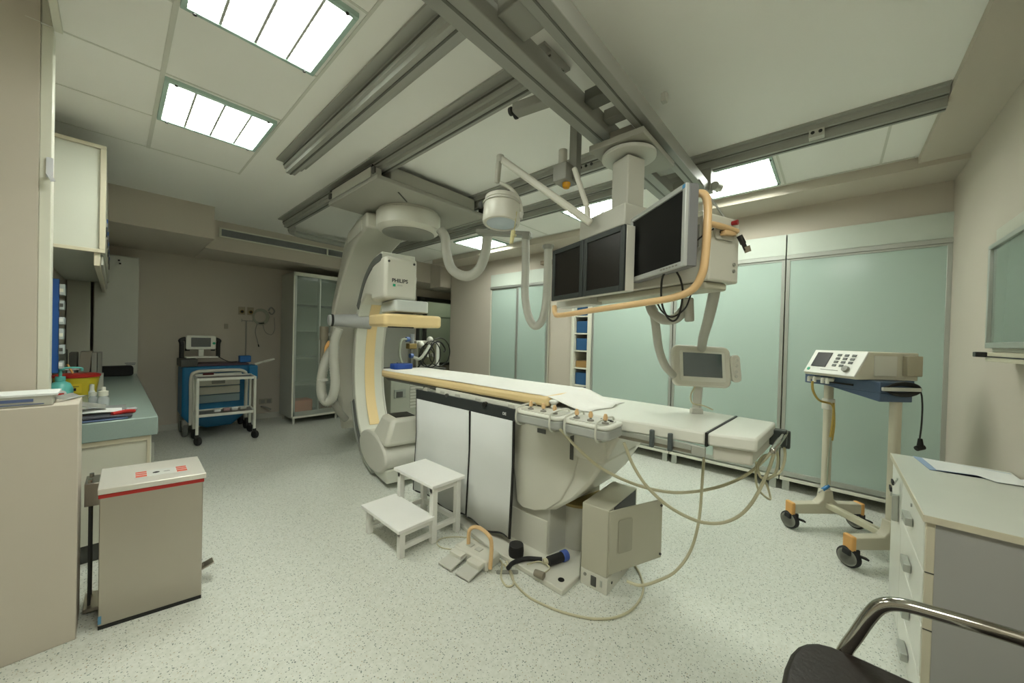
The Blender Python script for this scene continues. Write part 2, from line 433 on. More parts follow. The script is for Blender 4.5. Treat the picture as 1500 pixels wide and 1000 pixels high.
glass_cabinet(3.42, 4.74, 'far cabinet with two narrow green sliding doors behind the hanging hoses', doors=2)
# narrow open shelf unit with blue bins
t = thing('shelf_unit', 'narrow white shelf unit holding blue bins between the glass cabinets', 'shelf unit', (4.9, 2.8, 0))
mb = MB().box(4.66, 5.18, 2.63, 2.7, 0, 2.5).box(4.66, 5.18, 2.93, 2.975, 0, 2.5).box(4.66, 5.18, 2.63, 2.975, 2.5, 2.53).box(5.15, 5.18, 2.63, 2.975, 0, 2.5)
mb.build('frame', WHITE, t, .003)
for k, zz in enumerate((.55, .8, 1.06, 1.32, 1.58, 1.84, 2.1)):
    MB().box(4.69, 5.15, 2.7, 2.93, zz, zz + .02).build('shelf', WHITE, t)
    if k < 6:
        o = MB().box(4.72, 5.1, 2.71, 2.92, zz + .021, zz + (.2 if k != 2 else .12)).build('storage_bin', BLUEBIN if k != 2 else mat('cardboard', 'a5824f', .7), None, .008)
        pos = ['lowest', 'second from the bottom', 'brown box third from the bottom', 'fourth from the bottom', 'fifth from the bottom', 'topmost in view'][k]
        tag(o, ('blue storage bin, %s in the narrow shelf unit' % pos) if k != 2 else 'brown cardboard box among the blue bins of the narrow shelf', 'bin' if k != 2 else 'box', 'bins in the narrow shelf unit' if k != 2 else None)

# ================================================================== LEFT SIDE: counter, wall cabinets, bin
t = thing('base_cabinet', 'white base cabinet under the grey green worktop', 'cabinet', (-.1, 5.2, 0))
MB().box(-.39, .165, 3.47, 6.85, .12, .775).build('body', WHITE, t, .003)
MB().box(-.385, .12, 3.5, 6.85, 0, .12).build('plinth', DARKG, t)
MB().box(-.39, .175, 3.455, 3.47, .745, .775).box(.16, .175, 3.455, 3.47, .12, .745).build('edge_trim', WEDGE, t)
for k in range(5):
    a = 3.5 + k * .66
    d = MB().box(.166, .184, a + .005, a + .655, .13, .77).build('door', WHITE, t, .003)
    MB().box(.185, .2, a + .05, a + .07, .55, .7).build('handle', ALU, d, .003)
tag(MB().box(-.395, .212, 3.44, 6.88, .776, .9).build('worktop', WORKTOP, None, .006), 'long grey green speckled worktop with a thick apron', 'worktop')
t = thing('tall_cabinet', 'tall white cabinet at the far end of the worktop, against the back wall', 'cabinet', (0, 7.1, 0))
MB().box(-.17, .225, 6.98, 7.28, .02, 2.45).build('body', mat('dull white laminate', 'c9cabf', .45), t, .004)
MB().box(-.165, .222, 6.958, 6.978, .04, 2.44).build('door', mat('dull white laminate', 'c9cabf', .45), t, .004)
MB().box(.105, .205, 6.954, 6.958, 1.03, 1.038).box(.115, .2, 6.954, 6.958, 1.012, 1.019).build('printed_label', mat('label blue grey', '434a63', .5), t)
for k, (a, b) in enumerate(((.03, 2.37), (.04, 2.33))): MB().box(a, a + .02, 6.953, 6.957, b, b + .02).build('sticker', BLACK, t)
tag(MB().box(-.385, -.195, 6.97, 7.28, 0, 2.2).build('narrow_cabinet', mat('pale side panel', 'c6c6b8', .5), None, .004), 'narrow pale cabinet in the corner left of the tall cabinet, behind the files', 'cabinet')
# wall cabinets above the worktop
t = thing('hanging_cabinet', 'white wall cabinet with cream edges, open lamp rail below', 'cabinet', (-.2, 5.5, 2.05))
MB().box(-.395, -.065, 4.02, 6.94, 2.07, 2.8).build('body', mat('white cabinet side', 'd4d7cb', .4), t)
mb = MB().box(-.395, -.045, 4.0, 4.02, 2.8, 2.825).box(-.395, -.045, 4.0, 4.02, 2.045, 2.07).box(-.075, -.045, 4.0, 4.02, 2.07, 2.8)
mb.build('edge_trim', WEDGE, t, .002)
for k in range(5):
    a = 4.02 + k * .584
    d = MB().box(-.064, -.045, a + .003, a + .581, 2.075, 2.815).build('door', WHITE, t, .002)
    for j in range(3): MB().box(-.045, -.038, a + .15 + j * .15, a + .2 + j * .15, 2.2 + .06 * j, 2.27 + .06 * j).build('label_sticker', [BLACK, GREYM, DBLUE][j], d)
MB().box(-.1, -.07, 4.02, 6.93, 1.95, 2.06).build('lamp_rail', WEDGE, t, .003)
MB().box(-.07, -.058, 4.3, 6.93, 1.99, 2.06).build('rail_front', GREYEN, t, .002)
# blue wall rack with small trays
t = thing('hanging_rack', 'tall blue rack with small clear trays hanging over the worktop', 'rack', (-.3, 4.3, 1.2))
MB().box(-.4, -.266, 4.2, 4.24, 1.16, 1.845).build('panel', DBLUE, t, .003)
for k in range(6):
    zz = 1.19 + k * .108
    tr = MB().box(-.265, -.243 + .004 * (k % 2), 4.19, 4.3, zz, zz + .055 + .012 * (k % 3)).build('tray', mat('clear tray', 'aeb7b9', .3), t, .004)
    MB().box(-.263, -.246, 4.186, 4.19, zz + .02, zz + .045).build('label_card', [PAPER, DARKG, WHITE][k % 3], tr)
    MB().box(-.318, -.308, 4.195, 4.2, zz, zz + .02).build('white_clip', PAPER, t)
# things on the worktop
def bottle(name, loc, prof, m, label, cat='bottle', cap=None, capm=None, group=None):
    t = thing(name, label, cat, loc, group)
    MB().lathe(prof, loc, n=20).build('body', m, t)
    if cap: MB().lathe(cap, loc, n=16).build('cap', capm, t)
    return t
c = V((-.262, 4.3, .901))
t = bottle('soap_dispenser', c, [(.0, 0), (.06, 0), (.064, .02), (.064, .13), (.05, .17), (.02, .19)], TURQ, 'turquoise pump soap bottle by the yellow container', 'bottle')
mb = MB().cyl(c + V((0, 0, .19)), c + V((0, 0, .225)), .026).cyl(c + V((0, 0, .225)), c + V((0, 0, .275)), .009).box(c.x - .02, c.x + .02, c.y - .014, c.y + .014, c.z + .27, c.z + .295)
mb.build('pump', TURQ, t, .002)
MB().tube([c + V((.01, 0, .285)), c + V((.06, 0, .288)), c + V((.1, 0, .282)), c + V((.105, 0, .262))], .007).build('spout', TURQ, t)
MB().rrect(c + V((.0, -.0645, .1)), X * .034, Z * .026, Y * -.003, .024).build('label_disc', PAPER, t)
MB().rrect(c + V((.004, -.068, .1)), X * .02, Z * .007, Y * -.001, .006).build('label_mark', RED, t)
t = thing('sharps_container', 'yellow sharps container with a red rim behind the soap bottle', 'container', (-.212, 5.0, .901))
MB().lathe([(.0, 0), (.115, 0), (.134, .15), (.134, .155)], (-.212, 5.0, .901), n=28).build('tub', SHARPS, t)
MB().lathe([(.136, .153), (.142, .157), (.142, .175), (.125, .182), (.04, .187)], (-.212, 5.0, .901), n=28).build('lid', RED, t)
MB().rrect((-.225, 4.868, .965), X * .045, Z * .04, Y * -.004, .006).build('label_card', mat('label yellow', 'd8c02f', .5), t)
MB().box(-.255, -.195, 4.86, 4.864, .98, .985).box(-.24, -.21, 4.86, 4.864, .945, .97).build('label_print', BLACK, t)
tag(MB().bar((-.235, 4.98, 1.089), (-.265, 4.97, 1.17), .02, .012).build('orange_strip', ORANGE, None, .003), 'orange strip poking out of the red rimmed container', 'strip')
# magazine files and folders
for k, (x, y, w, h, m, lb) in enumerate(((-.385, 5.5, .08, .33, mat('grey file', '5e6259', .6), 'dark grey upright file leftmost on the worktop back'), (-.29, 5.6, .05, .3, mat('dim file', '4a4a42', .6), 'dim narrow folder second in the row of files'),
        (-.23, 5.6, .075, .31, mat('taupe file', '8a8375', .6), 'taupe folder third in the row of files'), (-.145, 5.6, .035, .3, mat('pale file', '96968c', .6), 'pale folder fourth in the row of files'), (-.105, 5.6, .028, .3, mat('pale file b', '86867d', .6), 'grey folder at the right end of the row of files'))):
    tag(MB().obox((x + w / 2, y + .12, .901 + .02 + h / 2), (w / 2, 0, 0), (0, .12, 0), (.012 if k == 2 else 0, 0, h / 2 + .02)).build('document_file', m, None, .003), lb, 'file', 'files standing on the worktop')
t = thing('paper_box', 'white printed box with red and black patches in front of the files', 'box', (-.14, 5.3, .901))
MB().box(-.17, -.06, 5.2, 5.4, .901, 1.05).build('carton', mat('dull carton', 'b5b6ab', .6), t, .003)
MB().box(-.13, -.08, 5.197, 5.2, 1.02, 1.03).build('print_line', BLACK, t)
tag(MB().rrect((-.3, 5.36, .955), X * .045, Z * .054, Y * .1, .02).build('red_black_packet', mat('dull red', '8a2f2a', .5), None, .004), 'dull red and black packet beside the white printed box', 'packet')
tag(MB().box(-.31, -.21, 5.2, 5.3, 1.1, 1.115).obox((-.26, 5.25, 1.0), (.02, 0, 0), (0, .02, 0), (0, 0, .1)).build('white_clip_stand', PAPER, None, .004), 'small white stand in front of the dark grey file', 'stand')
tag(MB().rrect((.01, 6.55, .965), X * .165, Z * .06, Y * .16, .03).build('black_bag', mat('black fabric', '111111', .8), None, .012), 'black padded bag at the far end of the worktop', 'bag')
bottle('small_bottle', (-.1, 4.24, .901), [(.0, 0), (.022, 0), (.024, .05), (.014, .075)], CLEAR, 'small clear vial with a white cap, left of its twin', cap=[(.0, .07), (.02, .07), (.02, .095), (.0, .1)], capm=GREYEN)
bottle('small_bottle', (-.045, 4.12, .901), [(.0, 0), (.03, 0), (.032, .06), (.018, .085)], CLEAR, 'clear bottle with a bright white stopper, nearest the worktop front', cap=[(.0, .08), (.026, .08), (.026, .115), (.012, .12), (.011, .145), (0, .15)], capm=WHITE)
bottle('small_bottle', (-.115, 4.6, .901), [(.0, 0), (.018, 0), (.02, .06), (.012, .075)], PAPER, 'little white bottle with a red mark by the yellow container', cap=[(.0, .07), (.014, .07), (.014, .12), (0, .125)], capm=WHITE)
t = thing('plastic_tray', 'shallow clear tray under the small bottles', 'tray', (-.05, 3.95, .901))
MB().rrect((-.05, 3.95, .9012), X * .12, Y * .1, Z * .012, .03).build('tray_shell', CLEAR, t)
tag(MB().sweep([(-.2, 3.66, .935), (-.1, 3.62, .95), (.0, 3.63, .942), (.045, 3.65, .935)], Y, .16, .004).build('paper_sheaf', PAPER, None), 'white paper sheaf lying on top of the folders on the worktop', 'papers')
tag(MB().sweep([(-.25, 3.56, .912), (-.1, 3.55, .924), (.05, 3.56, .92), (.09, 3.57, .915)], Y, .17, .012).build('dark_folder', mat('dark folder', '45474f', .4), None, .002), 'dark folder under the white sheaf near the worktop edge', 'folder')
tag(MB().sweep([(-.25, 3.55, .906), (-.05, 3.53, .908), (.07, 3.55, .906)], Y, .16, .006).build('blue_folder', mat('blue grey folder', '6b7fa8', .4), None, .001), 'blue grey folder lowest in the pile near the worktop edge', 'folder')
tag(MB().tube([(.0, 3.5, .935), (.06, 3.54, .938), (.1, 3.58, .93)], .013).build('red_pen', RED, None), 'thick red marker pen with a dark tip on the folders', 'pen')
tag(MB().lathe([(0, 0), (.03, 0), (.032, .02), (.02, .03), (0, .03)], (.09, 3.68, .914), n=16).build('clear_cap', CLEAR, None), 'round clear plastic cap beside the papers', 'cap')
tag(MB().sweep([(-.3, 3.62, 1.0), (-.2, 3.6, 1.03), (-.12, 3.66, .99), (-.03, 3.72, .955)], Y, .2, .003).build('plastic_wrap', mat('milky wrap', 'b9bbb6', .25, trans=.3), None), 'crumpled milky plastic wrap between the papers and soap bottle', 'wrap')
# glove box and wrap on the low wall
t = thing('glove_box', 'white and blue carton of gloves lying on the low wall', 'box', (-.27, 2.8, 1.134))
MB().box(-.42, -.185, 2.7, 2.86, 1.134, 1.178).build('carton', mat('carton side', 'b9b9ae', .6), t, .003)
MB().box(-.42, -.17, 2.695, 2.87, 1.178, 1.19).build('flap', PAPER, t, .003)
MB().box(-.42, -.24, 2.697, 2.7, 1.155, 1.168).build('print_band', mat('print blue', '56668f', .5), t)
MB().box(-.42, -.21, 2.697, 2.7, 1.142, 1.146).build('print_line', mat('print blue', '56668f', .5), t)
tag(MB().sweep([(-.19, 2.76, 1.15), (-.165, 2.8, 1.165), (-.14, 2.84, 1.145), (-.12, 2.86, 1.14)], V((.5, 1, 0)), .12, .004).build('plastic_sleeve', mat('milky wrap', 'b9bbb6', .25, trans=.3), None), 'loose clear sleeve beside the glove carton on the low wall', 'sleeve')

# pedal bin
t = thing('pedal_bin', 'tall stainless steel pedal bin with a flat lid and a red bag rim', 'bin', (.15, 2.8, 0))
d = (V((.343, 2.593, 0)) - V((-.038, 2.668, 0))); L = d.length; u = d.normalized(); n = V((.02, 1, 0)).normalized(); o0 = V((-.038, 2.668, 0))
def bn(a, b, z): return o0 + u * a + n * b + V((0, 0, z))
def bbox(a0, a1, b0, b1, z0, z1): return MB().obox(bn((a0 + a1) / 2, (b0 + b1) / 2, (z0 + z1) / 2), u * ((a1 - a0) / 2), n * ((b1 - b0) / 2), Z * ((z1 - z0) / 2))
bbox(0, L, 0, .37, .02, .67).build('shell', STEEL, t, .004)
bbox(.0, L, 0.002, .37, 0, .02).build('base_strip', BLACK, t, .002)
bbox(-.004, L + .004, -.004, .375, .655, .674).build('bag_rim', RED, t, .003)
lid = bbox(-.006, L + .012, -.01, .375, .676, .705).build('lid', mat('glare pale steel lid', 'e2dfd6', .5, .6), t, .004)  # ceiling light reflected on the lid is put into its paler colour
lb = bbox(.12, .335, .09, .2, .7052, .7062).build('label_sheet', mat('glossy label', 'd9dad4', .3), lid)
bbox(.125, .168, .095, .125, .7063, .7067).add([p for p in bbox(0.125, 0.16799999999999998, .135, .16, .7063, .7067).v], [(0, 2, 3, 1), (4, 5, 7, 6)]).add([p for p in bbox(0.125, 0.16799999999999998, .17, .195, .7063, .7067).v], [(0, 2, 3, 1), (4, 5, 7, 6)]).build('warning_mark', mat('orange red print', 'd7573c', .5), lid)
bbox(.287, .33, .095, .125, .7063, .7067).add([p for p in bbox(0.287, 0.32999999999999996, .135, .16, .7063, .7067).v], [(0, 2, 3, 1), (4, 5, 7, 6)]).add([p for p in bbox(0.287, 0.32999999999999996, .17, .195, .7063, .7067).v], [(0, 2, 3, 1), (4, 5, 7, 6)]).build('warning_mark', mat('orange red print', 'd7573c', .5), lid)
MB().lathe([(.014, 0), (.014, .0006), (.008, .0006), (.008, 0)], bn(.205, .145, .7064)).build('hazard_mark', BLACK, lid)
bbox(.235, .26, .14, .146, .7063, .7067).build('hazard_mark', BLACK, lid)
bbox(.0, .012, -.0006, 0, .03, .07).build('tape_patch', mat('blue tape', '5f93b5', .5), t)
MB().obox(bn(L + .035, .2, .085), u * .04 + Z * .016, n * .035, Z * .004).build('pedal', STEEL, t, .003)
MB().bar(bn(L - .05, .2, .04), bn(L + .03, .2, .09), .03, .012).build('pedal_arm', STEEL, t)
bbox(-.06, -.004, .2, .36, .56, .68).build('hinge_box', STEEL, t, .003)
for bb in (.22, .33):
    MB().cyl(bn(-.04, bb, .03), bn(-.04, bb, .56), .006, n=10).build('lift_rod', DARKG, t)
    MB().cyl(bn(-.04, bb, .56), bn(-.04, bb, .70), .009, n=10).build('lift_rod', CHROME, t)
bbox(-.06, 0, .18, .36, .012, .03).build('rod_foot', STEEL, t, .002)

# ================================================================== CEILING RAILS AND C-ARM
def opl(px, py, p0, nrm):
    r = ray(px, py); n_ = V(nrm); return CAM + r * ((V(p0) - CAM).dot(n_) / r.dot(n_))


def ceiling_rail(x, y0, y1, label, mirror=1):
    t = thing('ceiling_rail', label, 'rail', (x + .07 * mirror, (y0 + y1) / 2, 2.9), 'grey rails fixed under the ceiling')
    pr = [(0, 3.0), (0, 2.985), (.055, 2.985), (.06, 2.935), (.075, 2.93), (.075, 2.9), (.145, 2.9), (.15, 2.95), (.2, 2.955), (.205, 2.985), (.235, 2.985), (.235, 3.0)]
    MB().prism([(x + a * mirror, y0, z) for a, z in pr], (0, y1 - y0, 0)).build('channel', RAILG, t)
    for a, z in ((.058, 2.962), (.11, 2.899), (.175, 2.953)):
        MB().box(x + (a - .006) * mirror, x + (a + .006) * mirror, y0 + .002, y1 - .002, z - .004, z + .004).build('groove', RAILD, t)
    return t
r1 = ceiling_rail(.925, 1.0, 3.62, 'grey ceiling rail nearest the louvre lights, ending free at the back')
r2 = ceiling_rail(1.437, 1.12, 5.5, 'grey ceiling rail along the left edge of the big carriage')
r3 = ceiling_rail(2.76, 1.0, 5.6, 'grey ceiling rail behind the lamp arm, on the right edge of the carriage', -1)
r4 = ceiling_rail(3.34, -.455, 5.9, 'long grey ceiling rail running to the right wall', -1)
bl = MB().box(3.14, 3.2, .08, .16, 2.905, 2.96).build('end_stop', GREYEN, r4, .003)
for yy in (.1, .14): MB().cyl((3.14, yy, 2.935), (3.137, yy, 2.935), .011, n=10).build('socket_hole', BLACK, bl)
for k in range(3): MB().cyl((2.585, 1.5 + k * .05, 2.93), (2.58, 1.5 + k * .05, 2.93), .012, n=10).build('socket_hole', BLACK, r3)
tag(MB().tube([(1.6, 5.48, 2.9), (1.66, 5.66, 2.9), (1.85, 5.75, 2.9), (2.3, 5.78, 2.9), (2.66, 5.76, 2.9)], .045, 8, 8).build('rail_cross_duct', RAILG, None),
    'curved grey duct bending away from the far end of the carriage rail', 'duct')

S_, W_ = V((.19, .982, 0)), V((.982, -.19, 0)); P0 = V((2.0, 3.42, 0))
def CW(s, w, z): return P0 + S_ * s + W_ * w + Z * z
t = thing('imaging_arm', 'cream ceiling hung c-shaped imaging machine around the end of the table', 'imaging machine', (2.1, 3.41, 0))
# carriage under the rails
mb = MB().box(1.45, 2.7, 2.85, 3.86, 2.8, 2.835).box(1.58, 2.54, 2.86, 3.85, 2.835, 2.95).box(1.45, 1.5, 2.87, 3.84, 2.835, 2.895)
ca = mb.build('carriage', mat('carriage grey', 'a3a298', .45), t, .006)
MB().box(1.44, 1.45, 2.95, 3.75, 2.835, 2.925).build('side_plate', GREYEN, ca, .002)
MB().box(1.438, 1.449, 2.92, 3.8, 2.918, 2.93).build('dark_slot', BLACK, ca)  # black slot along the top of the side plate
for yy in (2.9, 3.8): MB().box(1.436, 1.46, yy - .025, yy + .025, 2.85, 2.9).build('roller_bracket', DARKG, ca, .002)
MB().box(2.66, 2.7, 2.85, 2.93, 2.82, 2.92).build('roller_bracket', DARKG, ca, .002)
MB().bar((1.72, 2.98, 2.799), (1.9, 3.13, 2.799), .012, .004).build('seam', DARKG, ca)
MB().lathe([(.0, 2.575), (.255, 2.578), (.27, 2.59), (.3, 2.6), (.325, 2.625), (.33, 2.68), (.33, 2.77), (.31, 2.785), (.31, 2.8), (0, 2.801)], (2.1, 3.41, 0), n=48).build('bearing_drum', CREAM, t)
MB().lathe([(.262, 0), (.268, .004), (.268, .008), (.256, .008)], (2.1, 3.41, 2.574), n=48).build('drum_seam', GREYM, t)
# big arm: down behind the spine of the C
arm = [(.14, 2.77), (.55, 2.775), (.95, 2.73), (1.17, 2.6), (1.29, 2.35), (1.37, 1.9), (1.41, 1.4), (1.4, 1.0), (1.33, .68), (1.2, .42), (1.08, .3),
       (1.02, .42), (1.12, .62), (1.2, .95), (1.22, 1.3), (1.18, 1.7), (1.08, 2.08), (.92, 2.34), (.66, 2.52), (.3, 2.59), (.14, 2.61)]
def left(z): return -.3 - .13 * max(0., 1 - abs(z - 1.55) / .9)
na = len(arm); avs = [CW(s, left(z), z) for s, z in arm] + [CW(s, .16, z) for s, z in arm]; half = na // 2
afs = [(k, (k + 1) % na, (k + 1) % na + na, k + na) for k in range(na)]
for k in range(half):                                                 # side walls as strips between the outer and inner line
    a, b, c_, d_ = k, k + 1, na - 2 - k, na - 1 - k
    if b < c_: afs += [(a, b, c_, d_), (a + na, d_ + na, c_ + na, b + na)]
    elif b == c_: afs += [(a, b, d_), (a + na, d_ + na, b + na)]
MB().add(avs, afs).build('support_arm', mat('arm enamel', 'bdbcb0', .4), t, .025)
MB().prism([CW(.3, -.31, 2.6), CW(.9, -.31, 2.58), CW(.9, -.31, 2.7), CW(.3, -.31, 2.72)], W_ * .01).build('arm_cover', CREAM, t)
# the C
cpath = [(-.3, .125), (.1, .115), (.45, .175), (.77, .36), (.98, .68), (1.06, 1.05), (1.02, 1.45), (.87, 1.82), (.6, 2.1), (.3, 2.25), (0, 2.29)]
pts = [CW(s, 0, z) for s, z in cpath]
cc = MB().sweep(pts, W_, .36, .13, 8).build('c_ring', mat('c enamel', 'd3d4c8', .33), t, .012, 60)
ctr = CW(-.05, 0, 1.15)
def inset(p, k): d = (p - ctr); return p - d.normalized() * k
MB().sweep([inset(p, .066) for p in pts[3:-1]], W_, .115, .012, 8).build('track_strip', YELLOW, cc, 0, 60)
MB().sweep([inset(p, .062) + W_ * .165 for p in pts[2:]], W_, .02, .02, 8).build('edge_bead', GREYEN, cc, 0, 60)
MB().sweep([inset(p, -.0) - W_ * .185 for p in pts[7:]], W_, .02, .075, 8).build('dark_edge', mat('c edge grey', '5f625f', .4), cc, 0, 60)
MB().sweep([inset(p, -.005) - W_ * .185 for p in pts[1:5]], W_, .02, .06, 8).build('dark_edge', mat('c edge grey', '5f625f', .4), cc, 0, 60)
MB().sweep([inset(p, -.062) - W_ * .19 for p in pts[1:5]], W_, .03, .02, 8).build('bright_edge', ALU, cc, 0, 60)
MB().bar(CW(.955, -.17, .62), CW(.945, .17, .6), .01, .012).build('joint_line', GREYM, cc)
# tube end at the bottom
el = [CW(.16 + .47 * cos(2 * pi * k / 28), -.2, .27 + .2 * sin(2 * pi * k / 28)) for k in range(28)]
MB().prism(el, W_ * .42).build('tube_fairing', mat('fairing enamel', 'd3d2c8', .38), t, .02)
tb = MB()
a0, a1 = [CW(-.28, -.2, .4), CW(.22, -.2, .4), CW(.22, .25, .4), CW(-.28, .25, .4)], [CW(-.2, -.1, .66), CW(.12, -.1, .66), CW(.12, .2, .66), CW(-.2, .2, .66)]
tb.add(a0 + a1, [(0, 3, 2, 1), (4, 5, 6, 7), (0, 1, 5, 4), (1, 2, 6, 5), (2, 3, 7, 6), (3, 0, 4, 7)])
tu = tb.build('tube_housing', CREAM, t, .04)
MB().obox(CW(-.04, .05, .662), S_ * .11, W_ * .1, Z * .004).build('beam_window', mat('collimator dark', '2c2b28', .4), tu, .003)
# detector end
MB().prism([CW(-.14, -.19, 1.86), CW(-.14, .15, 1.86), CW(.32, .15, 1.86), CW(.32, -.19, 1.86)], Z * .43).build('detector_tower', CREAM, t, .035)
MB().prism([CW(s, -.185, z) for s, z in ((.1, 1.9), (.55, 1.95), (.75, 1.85), (.8, 2.0), (.55, 2.2), (.3, 2.3), (.1, 2.3))], W_ * .36).build('tower_fairing', CREAM, t, .02)
MB().rrect(CW(.04, .085, 1.735), W_ * .18, S_ * .24, Z * .12, .05).build('detector_plate', mat('pale detector grey', 'c3c8c4', .35), t, .012)
MB().rrect(CW(.06, .1, 1.585), W_ * .31, S_ * .29, Z * .125, .07).build('detector_cover', YELLOW, t, .025)
MB().obox(CW(-.1, .0, 1.58), W_ * .13, S_ * .02, Z * .006).build('cover_slot', BLACK, t)
MB().cyl(CW(.05, .15, 2.1), CW(.05, .2, 2.1), .07, .055, 20).build('tower_knob', CREAM, t, .008)
for w in (-.15, .11): MB().cyl(CW(-.142, w, 2.235), CW(-.147, w, 2.235), .012, n=10).build('bolt', DARKG, t)
fp = CW(-.1415, 0, 0)
p = opl(574, 412.5, fp, S_); lettering('PHILIPS', 'lettering', p, W_, Z, .037, mat('lettering dark', '22262a', .5), t, .025)
p = opl(577.5, 417.5, fp, S_); MB().obox(p, W_ * .013, S_ * .002, Z * .013).build('logo_square', GREENL, t)
p = opl(586, 418, fp, S_); MB().obox(p, W_ * .025, S_ * .0015, Z * .008).build('faint_print', GREYEN, t)
# sleeve and corrugated hose at the side
MB().cyl(CW(.93, -.5, 1.655), CW(.93, -.02, 1.66), .062, .1, 24).build('hose_sleeve', mat('sleeve grey', 'a9abab', .4), t, .01)
MB().cyl(CW(.93, -.47, 1.655), CW(.93, -.445, 1.655), .072, n=20).build('sleeve_clamp', BLACK, t, .004)
hp = [(496, 481, 4.25), (490, 500, 4.25), (489, 530, 4.24), (491, 560, 4.22), (487, 582, 4.2), (478, 588, 4.2), (471, 575, 4.22), (472, 548, 4.25), (480, 522, 4.3), (492, 505, 4.33)]
MB().tube([od(*q) for q in hp], .052, 14, 14, ribs=.05).build('corrugated_hose', HOSEG, t, 0, 60)
MB().tube([od(*q) for q in ((487, 585, 4.26), (495, 600, 4.3), (507, 614, 4.4))], .04, 12, 6).build('hose_tail', GREYM, t)
MB().bar(od(466, 557, 4.2), od(480, 556, 4.2), .02, .03).build('hose_tie', GREYEN, t)
# grey brown pipe and strap clipped to the back of the arm
pa, pb = od(475, 478, 4.55), od(476, 536, 4.55); pb = V((pa.x, pa.y, pb.z))
sp = MB().cyl(pb, pa, .042, n=18).cyl(pa - Z * .17, pa, .052, n=18).build('side_pipe', BROWNP, t)
MB().bar(pa - Z * .1, CW(1.3, -.3, pa.z - .1), .03, .04).build('pipe_clip', GREYM, sp)
MB().tube([od(483, 500, 4.45), od(478, 509, 4.42), od(478, 522, 4.42)], .022, 8, 6).build('orange_strap', ORANGE, sp)

# ================================================================== MONITOR BRIDGE AND BOOM
t = thing('ceiling_bridge', 'grey double beam bridge hanging across the ceiling rails', 'bridge', (1.6, .97, 2.7))
def ibeam(ya, yb, x0, x1, name):
    w = yb - ya
    pr = [(ya, 2.70), (yb, 2.70), (yb, 2.725), (ya + w * .65, 2.73), (ya + w * .65, 2.765), (yb, 2.77), (yb, 2.79), (ya, 2.79)]
    b = MB().prism([(x0, y, z) for y, z in pr], (x1 - x0, 0, 0)).build(name, mat('bridge grey', '94958d', .45), t, .004)
    MB().box(x0, x1, ya + w * .45, ya + w * .55, 2.697, 2.7).build('groove', RAILD, b)
    MB().box(x0, x1, yb - .012, yb + .004, 2.712, 2.718).build('groove', RAILD, b)
ibeam(1.0, 1.13, -.1, 3.1, 'beam'); ibeam(.775, .865, -.1, 3.16, 'beam')
for x0, x1, m in ((.98, 1.14, GREYM), (1.63, 1.72, RAILD), (1.84, 1.91, GREYM), (2.62, 2.74, GREYM), (3.02, 3.14, GREYM)):
    MB().box(x0, x1, .865, 1.0, 2.74, 2.8).build('cross_plate', m, t, .004)
MB().box(.99, 1.13, .8, 1.12, 2.79, 2.9).build('hanger', GREYM, t, .004)
MB().box(3.17, 3.27, .76, 1.1, 2.72, 2.9).build('hanger', GREYM, t, .006)
MB().cyl((3.2, .74, 2.76), (3.27, .72, 2.76), .035, n=14).build('roller', GREYEN, t)
MB().bar((2.02, .735, 2.86), (2.06, .735, 2.86), .03, .05).build('limit_switch', GREYEN, t, .004)
p = od(785, 150, 1.98); e = od(762, 158, 2.02)
MB().bar(V((1.5, 1.12, 2.745)), V((1.46, 1.33, 2.745)), .07, .05).build('rail_end', GREYM, t, .006)
for k in (-1, 1): MB().cyl(V((1.46 + k * .02, 1.33, 2.735)), V((1.457 + k * .02, 1.35, 2.735)), .022, n=14).build('end_cap', BLACK, t, .004)

t = thing('indicator_box', 'grey box with a yellow dome hanging from the bridge on a square post', 'box', (1.95, 1.25, 2.5))
bx = V((1.95, 1.25, 0))
MB().obox(bx + Z * 2.69, u * .0 + X * .028, Y * .028, Z * .18).build('post', GREYM, t, .004)
MB().obox(bx + V((-.035, .05, 2.545)), X * .065, Y * .05, Z * .055).build('housing', GREYM, t, .006)
MB().cyl(bx + V((-.05, .06, 2.6)), bx + V((-.05, .06, 2.7)), .028, n=16).build('white_cap', GREYEN, t)
MB().lathe([(.026, .0), (.026, -.015), (.02, -.032), (.0, -.038)], bx + V((-.04, .035, 2.49)), n=18).build('dome', AMBER, t)

U_, N_ = V((.371, .929, 0)), V((-.929, .371, 0)); Q0 = V((1.733, .412, 0))     # monitor carrier frame: along, towards viewer
def MW(a, b, z): return Q0 + U_ * a + N_ * b + Z * z
t = thing('monitor_boom', 'grey ceiling column carrying the long monitor box with an apricot handle tube', 'monitor boom', (2.03, .93, 1.77))
MB().box(1.86, 2.36, .775, 1.1, 2.605, 2.64).box(1.92, 2.3, .87, 1.0, 2.64, 2.71).build('trolley_plate', mat('plate grey', '98978c', .45), t, .004)
MB().lathe([(.0, 2.574), (.15, 2.575), (.155, 2.579), (.155, 2.592), (.152, 2.596), (.1, 2.6), (.1, 2.605), (0, 2.606)], (2.03, .93, 0), n=40).build('swivel_disc', GREYEN, t)
cx = V((2.03, .93, 0))
MB().obox(cx + Z * 2.39, U_ * .066, N_ * .066, Z * .175).build('column', GREYEN, t, .008)
MB().obox(cx + Z * 2.19 + N_ * .03 + U_ * .06, U_ * .2, N_ * .12, Z * .06).build('column_head', GREYEN, t, .008)
MB().obox(cx + Z * 2.1 + N_ * .0 + U_ * .02, U_ * .16, N_ * .085, Z * .05).build('neck', GREYM, t, .004)
MB().prism([MW(0, 0, 1.775), MW(0, -.21, 1.775), MW(1.12, -.21, 1.775), MW(1.12, 0, 1.775)], Z * .295).build('carrier_box', CREAM, t, .01)
